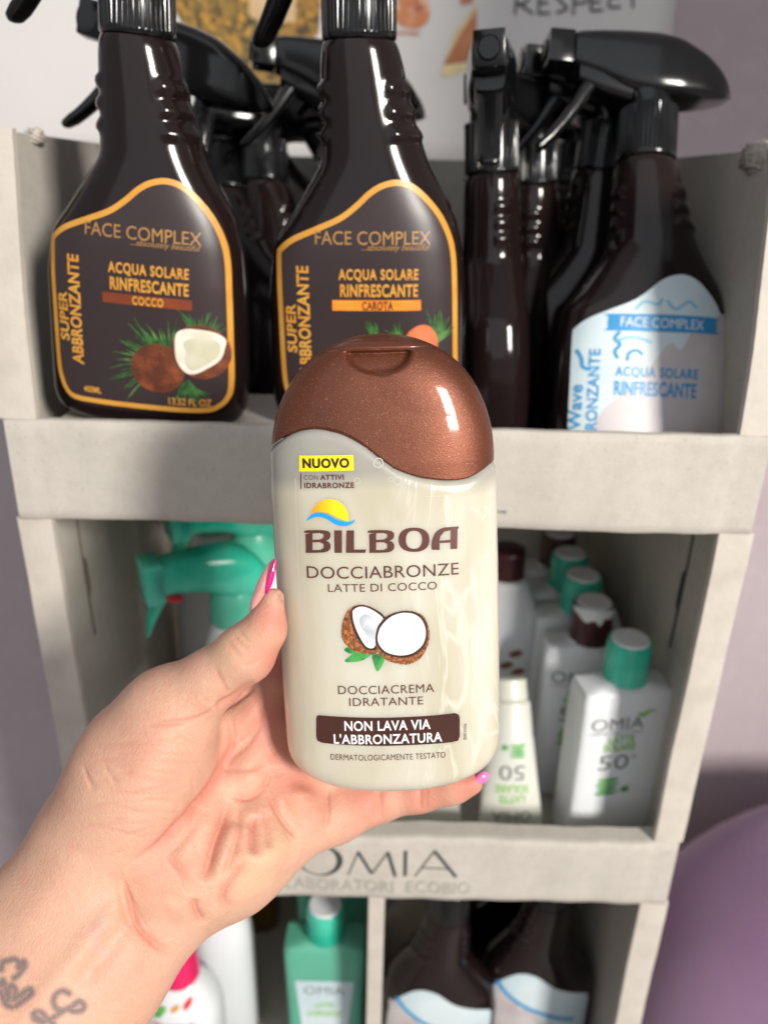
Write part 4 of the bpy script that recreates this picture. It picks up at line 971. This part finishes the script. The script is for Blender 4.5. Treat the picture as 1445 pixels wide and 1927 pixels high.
HW(P2([(666, 466), (681, 405), (730, 352), (790, 327), (858, 330), (906, 364), (928, 428), (912, 496), (858, 543), (790, 557), (722, 543), (682, 510)]), 8, 'right_flesh_picture', 'coco_white')
HW(P2([(735, 430), (760, 385), (810, 365), (860, 375), (885, 420), (870, 470), (825, 500), (770, 490), (742, 465)]), 9, 'right_hollow_picture', 'coco_grey2')
M['film'] = mat('clear_film_edge', (.60, .575, .49), .15, coat=.5, noise=[(60, (.56, .54, .46), .4, .7)])
film = spl([hq(*p) for p in [(568, 1120), (562, 960), (563, 850), (575, 843), (640, 845)]], 8, False)
HW(merge([stroke([hq(*p) for p in [(566, 1440), (567, 1250), (560, 1050), (556, 900)]], .00022, 8), stroke([hq(*p) for p in [(800, 934), (860, 933), (877, 938), (882, 952), (884, 1150), (886, 1400), (880, 1432), (860, 1444)]], .00022, 8)]), 0, 'film_edge', 'film')
def ring_(u, v, r, w_):
    c = hq(u, v); a = [(c[0] + r * math.cos(t), c[1] + r * math.sin(t)) for t in np.linspace(0, 2 * math.pi, 24, endpoint=False)]; b = [(c[0] + (r - w_) * math.cos(t), c[1] + (r - w_) * math.sin(t)) for t in np.linspace(0, 2 * math.pi, 24, endpoint=False)]
    return curve_mesh([a, b])
HW(merge([ring_(712, 871, .0016, .0003), ring_(748, 905, .0013, .00025), ring_(735, 902, .0008, .0002), ring_(672, 905, .0010, .0002)]), 0, 'air_bubbles', 'film')

# ================================================================== HAND
def H(u, v, d): return np.array([(u - U0) / F * d, (V0 - v) / F * d, d])
vox = .00125
lo_ = np.array([-.200, -.268, .176]); hi_ = np.array([.050, -.012, .335])
nx, ny, nz = [int((hi_[i] - lo_[i]) / vox) for i in range(3)]
ax_ = [lo_[i] + np.arange(n) * vox for i, n in enumerate((nx, ny, nz))]
V = np.full((nx, ny, nz), .03, np.float32)
def smin(a, b, k): h = np.clip(.5 + .5 * (b - a) / k, 0, 1); return b * (1 - h) + a * h - k * h * (1 - h)
def prim(a, b, ra, rb, k, flat=1.0, sub=False, thn=None):
    """round cone from a to b; flat>1 squashes it in depth"""
    global V
    pad = max(ra, rb) + .014
    mn, mx = np.minimum(a, b) - pad, np.maximum(a, b) + pad
    i0 = [max(0, int((mn[i] - lo_[i]) / vox)) for i in range(3)]; i1 = [min(n, int((mx[i] - lo_[i]) / vox) + 1) for i, n in enumerate((nx, ny, nz))]
    if any(i1[i] <= i0[i] for i in range(3)): return
    X, Y, Z = np.meshgrid(*[ax_[i][i0[i]:i1[i]] for i in range(3)], indexing='ij')
    ab = b - a; sc_ = np.array([1, 1, flat]); ab2 = ab * sc_
    px, py, pz = X - a[0], Y - a[1], (Z - a[2]) * flat
    t = np.clip((px * ab2[0] + py * ab2[1] + pz * ab2[2]) / (ab2 @ ab2 + 1e-12), 0, 1)
    t_ = t * t * (3 - 2 * t)
    dist = np.sqrt((px - ab2[0] * t) ** 2 + (py - ab2[1] * t) ** 2 + (pz - ab2[2] * t) ** 2) - (ra + (rb - ra) * t)
    dist = dist / (1 + (flat - 1) * .35)
    sl = tuple(slice(i0[i], i1[i]) for i in range(3))
    if sub: V[sl] = -smin(-V[sl], dist, k)
    else: V[sl] = smin(V[sl], dist.astype(np.float32), k)
def chain(nodes, k, flat=1.0):
    for p, q in zip(nodes, nodes[1:]):
        A, B = H(*p[:3]), H(*q[:3]); prim(A, B, p[3] * p[2] / F, q[3] * q[2] / F, k, flat)
# forearm
chain([(-620, 2850, .195, 265), (-200, 2240, .232, 218), (40, 1915, .252, 190), (150, 1762, .262, 178), (238, 1650, .270, 160)], .012, 1.45)
# metacarpals (palm slab)
chain([(215, 1600, .272, 118), (300, 1490, .280, 95), (470, 1350, .292, 66)], .012, 1.15)
chain([(250, 1620, .274, 110), (380, 1500, .285, 85), (540, 1400, .296, 64)], .012, 1.1)
chain([(290, 1650, .276, 96), (420, 1560, .286, 82), (570, 1470, .298, 60)], .012, 1.1)
chain([(335, 1690, .276, 78), (440, 1625, .282, 82), (560, 1548, .292, 62)], .011, 1.1)
# thenar mound and hypothenar mound
chain([(205, 1560, .266, 112), (250, 1470, .262, 104), (310, 1380, .262, 88)], .014, 1.1)
chain([(330, 1640, .270, 82), (400, 1612, .272, 78), (480, 1570, .282, 70)], .012, 1.1)
# thumb
chain([(268, 1400, .266, 88), (318, 1335, .262, 67), (395, 1281, .257, 56)], .010, 1.0)
chain([(395, 1281, .257, 56), (463, 1229, .253, 53), (499, 1184, .251, 38), (515, 1125, .250, 21)], .004, 1.0)
# fingers wrapped behind the bottle
chain([(470, 1350, .292, 60), (520, 1275, .296, 52), (600, 1200, .302, 44), (700, 1150, .300, 40), (770, 1140, .297, 32)], .004)
chain([(530, 1410, .296, 58), (640, 1330, .306, 50), (760, 1280, .304, 44), (850, 1262, .299, 34)], .004)
chain([(570, 1470, .298, 56), (690, 1420, .306, 48), (800, 1385, .304, 42), (880, 1370, .299, 32)], .004)
chain([(550, 1548, .290, 64), (630, 1527, .296, 55), (705, 1500, .302, 45), (790, 1486, .302, 38), (850, 1479, .299, 31), (888, 1474, .297, 22)], .005)
# flatten top of knuckle, tendons etc. are added as displacement; now surface nets
def surface_net(V):
    inside = V < 0
    nx, ny, nz = V.shape
    cs_ = [inside[i:nx - 1 + i, j:ny - 1 + j, k:nz - 1 + k] for i in (0, 1) for j in (0, 1) for k in (0, 1)]
    cnt = sum(c.astype(np.int8) for c in cs_); act = (cnt > 0) & (cnt < 8)
    I, J, K = np.nonzero(act); idx = -np.ones(act.shape, np.int64); idx[I, J, K] = np.arange(len(I))
    acc = np.zeros((len(I), 3)); n = np.zeros(len(I))
    corners = [(i, j, k) for i in (0, 1) for j in (0, 1) for k in (0, 1)]
    for a in corners:
        for d in range(3):
            if a[d] == 0:
                b = list(a); b[d] = 1
                va = V[I + a[0], J + a[1], K + a[2]]; vb = V[I + b[0], J + b[1], K + b[2]]
                m = (va < 0) != (vb < 0); t = np.where(m, va / np.where(m, va - vb, 1), 0)
                p = np.tile(np.array(a, float), (len(I), 1)); p[:, d] += t; acc[m] += p[m]; n[m] += 1
    pos = acc / n[:, None] + np.stack([I, J, K], 1)
    faces = []
    for d in range(3):
        o1, o2 = [(1, 2), (2, 0), (0, 1)][d]
        sl0 = [slice(None)] * 3; sl1 = [slice(None)] * 3; sl0[d] = slice(0, -1); sl1[d] = slice(1, None)
        a = inside[tuple(sl0)]; b = inside[tuple(sl1)]; ch = a != b
        P = np.stack(np.nonzero(ch), 1)
        ok = (P[:, o1] > 0) & (P[:, o2] > 0) & (P[:, o1] < V.shape[o1] - 1) & (P[:, o2] < V.shape[o2] - 1); P = P[ok]
        s = a[P[:, 0], P[:, 1], P[:, 2]]
        def g(d1, d2): Q = P.copy(); Q[:, o1] -= d1; Q[:, o2] -= d2; return idx[Q[:, 0], Q[:, 1], Q[:, 2]]
        q = np.stack([g(1, 1), g(0, 1), g(0, 0), g(1, 0)], 1); q[~s] = q[~s][:, ::-1]; faces.append(q)
    return pos, np.concatenate(faces)
pos, fc = surface_net(V)
hp = lo_ + pos * vox
me = bpy.data.meshes.new('hand'); me.from_pydata(hp.tolist(), [], fc.tolist()); me.update()
bm = bmesh.new(); bm.from_mesh(me)
for _ in range(3): bmesh.ops.smooth_vert(bm, verts=bm.verts, factor=.5, use_axis_x=True, use_axis_y=True, use_axis_z=True)
bm.to_mesh(me); bm.free()
tmp = bpy.data.objects.new('tmp', me); COL.objects.link(tmp); sm = tmp.modifiers.new('s', 'SUBSURF'); sm.levels = 1; sm.subdivision_type = 'CATMULL_CLARK'
bpy.context.view_layer.update()
me2 = bpy.data.meshes.new_from_object(tmp.evaluated_get(bpy.context.evaluated_depsgraph_get())); bpy.data.objects.remove(tmp); bpy.data.meshes.remove(me)
n = len(me2.vertices); co = np.empty(n * 3); me2.vertices.foreach_get('co', co); co = co.reshape(-1, 3)
no = np.empty(n * 3); me2.vertices.foreach_get('normal', no); no = no.reshape(-1, 3)
if (no[:, 2] * (co[:, 2] - co[:, 2].mean())).mean() < 0:   # normals must point outwards
    me2.flip_normals(); no = -no
uu = U0 + co[:, 0] / co[:, 2] * F; vv = V0 - co[:, 1] / co[:, 2] * F
front = np.clip((-no[:, 2] - .0) / .5, 0, 1)
def pdist(poly_, closed=False):
    P = np.array(spl(poly_, 5, False)); best = np.full(n, 1e9); tt = np.zeros(n); m = len(P) - 1
    sel = (uu > P[:, 0].min() - 60) & (uu < P[:, 0].max() + 60) & (vv > P[:, 1].min() - 60) & (vv < P[:, 1].max() + 60)
    u_, v_ = uu[sel], vv[sel]; b_ = np.full(sel.sum(), 1e9); t_ = np.zeros(sel.sum())
    for i in range(m):
        a, b = P[i], P[i + 1]; d = b - a; L2 = d @ d + 1e-9; t = np.clip(((u_ - a[0]) * d[0] + (v_ - a[1]) * d[1]) / L2, 0, 1)
        q = np.hypot(u_ - a[0] - d[0] * t, v_ - a[1] - d[1] * t); mm = q < b_; b_[mm] = q[mm]; t_[mm] = (i + t[mm]) / m
    best[sel] = b_; tt[sel] = t_; return best, tt
disp_ = np.zeros(n); pink = np.zeros(n); ink = np.zeros(n)
def crease(pts, depth, wd, wide=0.0, widew=30, red=.5, fade=True):
    global disp_, pink
    d, t = pdist(pts); f = np.clip(np.minimum(t, 1 - t) / .28, 0, 1); f = f * f * (3 - 2 * f)
    depth = depth * (.8 if depth > 0 and red > 0 else 1); wide = wide * 1.0; red = red * 1.0
    g = np.exp(-(d / wd) ** 2) * f; disp_ -= depth * g * front
    if wide: disp_ -= wide * np.exp(-(d / widew) ** 2) * f * front
    pink = np.maximum(pink, red * np.exp(-(d / (wd * 2.5)) ** 2) * f)
def ridge(pts, h, wd): crease(pts, -h, wd, red=0)
# main creases of the palm
crease([(402, 1334), (432, 1352), (440, 1400), (425, 1440), (405, 1478), (372, 1520), (335, 1560), (305, 1592), (262, 1618), (222, 1636)], .0013, 5, .0022, 26, .8)
crease([(404, 1333), (370, 1352), (320, 1360), (262, 1362)], .0009, 4, 0, 0, .4)
crease([(400, 1335), (440, 1318), (485, 1285)], .0012, 6, .001, 20, .5)
crease([(425, 1482), (440, 1430), (470, 1400), (500, 1350)], .0008, 4, .001, 16, .6)
crease([(434, 1488), (425, 1540), (405, 1590), (390, 1640), (380, 1662)], .0011, 5, .0022, 16, .7)
crease([(480, 1530), (478, 1570), (474, 1612)], .0009, 4, .0014, 14, .6)
crease([(432, 1492), (470, 1500), (500, 1480), (512, 1440)], .0008, 4, .0010, 16, .6)
crease([(500, 1470), (520, 1520), (542, 1556), (560, 1580)], .0011, 4, .0012, 18, .6)
crease([(616, 1476), (617, 1520), (612, 1566)], .0012, 4, .0010, 14, .5)
crease([(364, 1688), (368, 1712), (384, 1742)], .0012, 4, .0008, 16, .5)
crease([(430, 1716), (420, 1690), (440, 1655), (465, 1612)], .0008, 4, .0012, 20, .5)
crease([(222, 1636), (240, 1680), (252, 1720), (268, 1756), (300, 1784), (335, 1800)], .0010, 4.5, .0016, 24, .7)
crease([(212, 1640), (226, 1680), (238, 1725), (262, 1765)], .0005, 4, 0, 0, .3)
crease([(713, 1478), (711, 1510), (708, 1548)], .0006, 3.5, .0004, 10, .5); crease([(716, 1478), (718, 1510), (716, 1546)], .0004, 2.5, 0, 0, .4)
crease([(790, 1480), (791, 1500), (790, 1528)], .0006, 3.5, .0004, 10, .4); crease([(800, 1478), (802, 1500), (800, 1526)], .0004, 2.5, 0, 0, .3)
# folds across the thenar
for s in ([(205, 1400), (270, 1392), (340, 1398), (390, 1410)], [(175, 1432), (250, 1425), (330, 1432), (380, 1440)], [(150, 1478), (240, 1462), (320, 1468), (375, 1478)], [(170, 1500), (230, 1490), (300, 1505), (345, 1512)], [(130, 1530), (200, 1515), (260, 1528), (320, 1545)], [(125, 1560), (180, 1556), (240, 1570), (290, 1580)]):
    crease(s, .00035, 3.2, 0, 0, .15)
# thumb folds at the joint
for s in ([(425, 1205), (440, 1222), (452, 1240)], [(436, 1194), (452, 1212), (466, 1222)], [(446, 1186), (460, 1200), (470, 1206)], [(455, 1254), (475, 1250), (492, 1238)], [(400, 1250), (420, 1290), (432, 1310)]):
    crease(s, .0005, 3.5, 0, 0, .3)
# wrist tendons and hollows
ridge([(240, 1685), (170, 1770), (95, 1860), (20, 1950)], .0013, 24)
ridge([(150, 1600), (90, 1680), (20, 1770)], .0008, 34)
crease([(270, 1700), (210, 1780), (140, 1870)], .0022, 22, 0, 0, .01)
crease([(385, 1512), (362, 1560), (330, 1600), (300, 1626)], .0006, 4, .0010, 14, .3)
crease([(452, 1500), (452, 1560), (436, 1620), (418, 1660)], .0007, 4, .0012, 12, .3)
crease([(500, 1520), (505, 1560), (500, 1600)], .0006, 3.5, .0008, 12, .3)
crease([(430, 1400), (460, 1385), (490, 1350), (510, 1310)], .0006, 3.5, .0008, 14, .4)
crease([(420, 1440), (455, 1450), (490, 1440), (520, 1410)], .0006, 3.5, .0008, 14, .4)
crease([(530, 1500), (545, 1530), (572, 1556)], .0005, 3, .0004, 10, .3)
crease([(300, 1610), (330, 1640), (345, 1680), (372, 1706)], .0004, 3.5, .0008, 18, .2)
for k in range(9):
    y_ = 1395 + k * 19; crease([(215 - k * 9, y_ + 8), (265, y_ - 4 + 3 * (k % 3)), (320, y_ + 2), (372 - k * 4, y_ + 14 - 4 * (k % 2))], .00028, 2.6, 0, 0, .10)
for k in range(7):
    x_ = 235 + k * 9; crease([(x_ - 30, 1640 + k * 14), (x_ - 5, 1662 + k * 16), (x_ + 10, 1700 + k * 14)], .00022, 2.6, 0, 0, .06)
ridge([(452, 1540), (425, 1590), (405, 1650)], .0012, 20); ridge([(380, 1520), (350, 1580), (320, 1640)], .0014, 24)
ridge([(515, 1455), (555, 1495), (590, 1530)], .0012, 26)
for k in range(26):   # fine random skin lines over palm and wrist
    a = random.uniform(-.5, .35) if k % 2 else random.uniform(.7, 1.2); u0, v0 = (random.uniform(150, 380), random.uniform(1380, 1620)) if k < 16 else (random.uniform(380, 560), random.uniform(1420, 1620)); l = random.uniform(30, 90)
    crease([(u0, v0), (u0 + math.cos(a) * l * .5, v0 + math.sin(a) * l * .5 + random.uniform(-6, 6)), (u0 + math.cos(a) * l, v0 + math.sin(a) * l)], random.uniform(.0003, .0006), random.uniform(2.2, 3.5), 0, 0, .12)
def mound(u, v, r, h, r2=None, ang=0):
    global disp_
    c_, s_ = math.cos(R(ang)), math.sin(R(ang)); a = (uu - u) * c_ + (vv - v) * s_; b = -(uu - u) * s_ + (vv - v) * c_
    disp_ += 1.15 * h * np.exp(-(a / r) ** 2 - (b / (r2 or r)) ** 2) * front
mound(285, 1440, 80, .0030, 60, -50); mound(418, 1575, 34, -.0020, 75, 20); mound(470, 1460, 26, .0018); mound(525, 1420, 24, .0014)
mound(560, 1500, 30, .0022, 24); mound(600, 1535, 22, .0012); mound(500, 1610, 45, .0024, 30, -40); mound(330, 1700, 40, .0022, 30); mound(450, 1500, 40, -.0012); mound(215, 1680, 30, -.0012, 60, 40)
disp_ = np.clip(disp_, -.0055, .0045)
co2 = co + no * disp_[:, None]
# pigment: blood near the finger pads, palm edge and folds
def blob_(u, v, r, a): 
    global pink
    pink = np.maximum(pink, a * np.exp(-((uu - u) ** 2 + (vv - v) ** 2) / r ** 2))
for b in ((515, 1170, 45, .75), (490, 1230, 40, .5), (690, 1500, 60, .7), (800, 1490, 60, .7), (880, 1475, 40, .9), (560, 1480, 60, .7), (500, 1350, 60, .75), (530, 1250, 50, .9), (290, 1660, 50, .55), (345, 1640, 40, .45), (300, 1430, 80, .25), (590, 1530, 40, .5), (520, 1400, 50, .7), (230, 1840, 60, .15), (440, 1420, 40, .3)): blob_(*b)
T1 = [[(2, 1826), (6, 1812), (18, 1808), (27, 1806), (36, 1812), (35, 1822), (44, 1810), (46, 1820), (34, 1836), (26, 1842)], [(0, 1856), (6, 1846), (12, 1868), (16, 1884), (18, 1858), (24, 1856), (30, 1866), (26, 1882), (38, 1874), (48, 1866), (58, 1862), (60, 1870), (48, 1880), (38, 1888), (30, 1894)], [(130, 1870), (118, 1864), (106, 1870), (101, 1884), (106, 1898), (118, 1902), (134, 1896), (148, 1886), (158, 1892), (154, 1902), (138, 1904), (126, 1900), (112, 1908), (96, 1918), (84, 1922), (66, 1912), (68, 1904), (78, 1904), (86, 1914), (92, 1922), (100, 1927)], [(64, 1908), (66, 1918), (80, 1924)], [(2, 1868), (10, 1890), (22, 1896)]]
for i, s in enumerate(T1):
    d, t = pdist(s); ink = np.maximum(ink, .74 * np.exp(-(d / 7.4) ** 2.4))
# ink smudge on the thumb pad
for (a, b, r_) in ((526, 1122, 5), (530, 1131, 5), (523, 1128, 4), (519, 1112, 2)): ink = np.maximum(ink, .4 * np.exp(-((uu - a) ** 2 + (vv - b) ** 2) / r_ ** 2))
vein = np.zeros(n)
for s in ([(160, 1760), (185, 1745), (200, 1700)], [(170, 1765), (190, 1790), (215, 1815)]):
    d, t = pdist(s); vein = np.maximum(vein, .26 * np.exp(-(d / 13) ** 2) * np.clip(np.minimum(t, 1 - t) / .3, 0, 1))
# camera frame -> world
Rm = np.array([[R3[i][j] for j in range(3)] for i in range(3)])
_bm = bmesh.new(); me2.vertices.foreach_set('co', co2.ravel()); _bm.from_mesh(me2)
for _ in range(1): bmesh.ops.smooth_vert(_bm, verts=_bm.verts, factor=.5, use_axis_x=True, use_axis_y=True, use_axis_z=True)
_bm.to_mesh(me2); _bm.free(); me2.vertices.foreach_get('co', (_c := np.empty(n * 3))); co2 = _c.reshape(-1, 3)
wc = np.stack([co2[:, 0], co2[:, 1], -co2[:, 2]], 1) @ Rm.T + np.array(C0)
org = np.array(cs(250, 1620, .27))
me2.vertices.foreach_set('co', (wc - org).ravel()); me2.update()
for nm, arr in (('flush', pink), ('ink', ink), ('vein', vein)):
    a = me2.attributes.new(nm, 'FLOAT', 'POINT'); a.data.foreach_set('value', arr.astype(np.float32))
me2.flip_normals() if False else None
def skin():
    m = mat('skin', (.60, .36, .25), .52, sss=(.09, .0020, (1, .35, .18)), spec=.32)
    nt = m.node_tree; N = nt.nodes; L = nt.links; p = N['Principled BSDF']
    tc = N.new('ShaderNodeTexCoord')
    def mixc(fac, A, Bc):
        mx = N.new('ShaderNodeMix'); mx.data_type = 'RGBA'; L.new(fac, mx.inputs[0])
        if isinstance(A, tuple): mx.inputs[6].default_value = (*A, 1)
        else: L.new(A, mx.inputs[6])
        mx.inputs[7].default_value = (*Bc, 1); return mx.outputs[2]
    def noise(sc, lo, hi, det=4, dist=0):
        q = N.new('ShaderNodeTexNoise'); q.inputs['Scale'].default_value = sc; q.inputs['Detail'].default_value = det; q.inputs['Distortion'].default_value = dist; L.new(tc.outputs['Object'], q.inputs['Vector'])
        r = N.new('ShaderNodeMapRange'); r.inputs[1].default_value = lo; r.inputs[2].default_value = hi; L.new(q.outputs['Fac'], r.inputs[0]); return r.outputs[0]
    def attr(nm): a = N.new('ShaderNodeAttribute'); a.attribute_name = nm; return a.outputs['Fac']
    c = mixc(noise(40, .40, .75), (.60, .345, .245), (.58, .31, .215)); c = mixc(noise(700, .45, .7), c, (.60, .37, .26))
    c = mixc(noise(110, .55, .85), c, (.575, .27, .205))
    c = mixc(noise(30, .56, .75), c, (.60, .40, .25))
    c = mixc(attr('flush'), c, (.53, .175, .125))
    c = mixc(attr('vein'), c, (.40, .34, .34))
    c = mixc(attr('ink'), c, (.055, .07, .09))
    L.new(c, p.inputs['Base Color'])
    last = None
    for (kind, sc, st, ds) in (('v', 800, .26, .0005), ('n', 240, .25, .0008), ('n', 1500, .4, .0004)):
        if kind == 'v':
            q = N.new('ShaderNodeTexVoronoi'); q.feature = 'DISTANCE_TO_EDGE'; q.inputs['Scale'].default_value = sc; out = q.outputs['Distance']
        else:
            q = N.new('ShaderNodeTexNoise'); q.inputs['Scale'].default_value = sc; q.inputs['Detail'].default_value = 4; out = q.outputs['Fac']
        L.new(tc.outputs['Object'], q.inputs['Vector'])
        b = N.new('ShaderNodeBump'); b.inputs['Strength'].default_value = st; b.inputs['Distance'].default_value = ds; L.new(out, b.inputs['Height'])
        if last: L.new(last, b.inputs['Normal'])
        last = b.outputs[0]
    L.new(last, p.inputs['Normal']); return m
M['skin'] = skin()
hand = link('person', me2, M['skin']); hand.location = Vector(org)
tag(hand, 'left hand and tattooed wrist holding the milky bottle, thumb up', 'person')
# nails
M['nail_pink'] = mat('nail_bed', srgb(214, 150, 142), .12, coat=.8, noise=[(200, srgb(200, 138, 130), .4, .7)])
M['nail_magenta'] = mat('magenta_polish', srgb(214, 12, 120), .12, coat=1, noise=[(1500, srgb(236, 70, 160), .55, .75)])
M['nail_tip'] = mat('pink_polish', srgb(236, 120, 190), .12, coat=1, noise=[(300, srgb(228, 104, 176), .4, .7)])
def nail(name, pts, d0, bulge, m, parent, dfun=None):
    P = spl(pts, 5); cx_ = sum(p[0] for p in P) / len(P); cy_ = sum(p[1] for p in P) / len(P); bm = bmesh.new(); rings = []
    for k, f in enumerate((1.0, .8, .6, .4, .2)):
        rings.append([bm.verts.new(cs(cx_ + (x - cx_) * f, cy_ + (y - cy_) * f, (dfun(x, y) if dfun else d0) - bulge * (1 - f * f)) - Vector(org)) for x, y in P])
    cc = bm.verts.new(cs(cx_, cy_, (dfun(cx_, cy_) if dfun else d0) - bulge) - Vector(org)); back = [bm.verts.new(cs(x, y, (dfun(x, y) if dfun else d0) + .0008) - Vector(org)) for x, y in P]
    n_ = len(P)
    for a, b in zip([back] + rings, rings):
        for i in range(n_): j = (i + 1) % n_; bm.faces.new((a[i], a[j], b[j], b[i]))
    for i in range(n_): bm.faces.new((rings[-1][i], rings[-1][(i + 1) % n_], cc))
    bm.faces.new(back[::-1]); bmesh.ops.recalc_face_normals(bm, faces=bm.faces[:])
    return from_bm(name, bm, m, parent)
nl = nail('fingernail', [(471, 1154), (471, 1136), (477, 1116), (486, 1092), (498, 1070), (508, 1057), (517, 1051), (519, 1064), (516, 1085), (510, 1104), (500, 1124), (488, 1142), (480, 1152)], .2495, .0016, M['nail_pink'], hand)
nail('nail_polish', [(503, 1084), (509, 1066), (517.5, 1051), (519.5, 1062), (517, 1082), (512, 1100), (502, 1119), (499.5, 1104)], .2478, .0008, M['nail_magenta'], nl)
n2 = nail('fingernail', [(890, 1480), (892, 1466), (900, 1456), (910, 1452), (918, 1456), (920, 1464), (914, 1472), (902, 1478)], .2945, .0012, M['nail_tip'], hand)
print('hand verts', n)
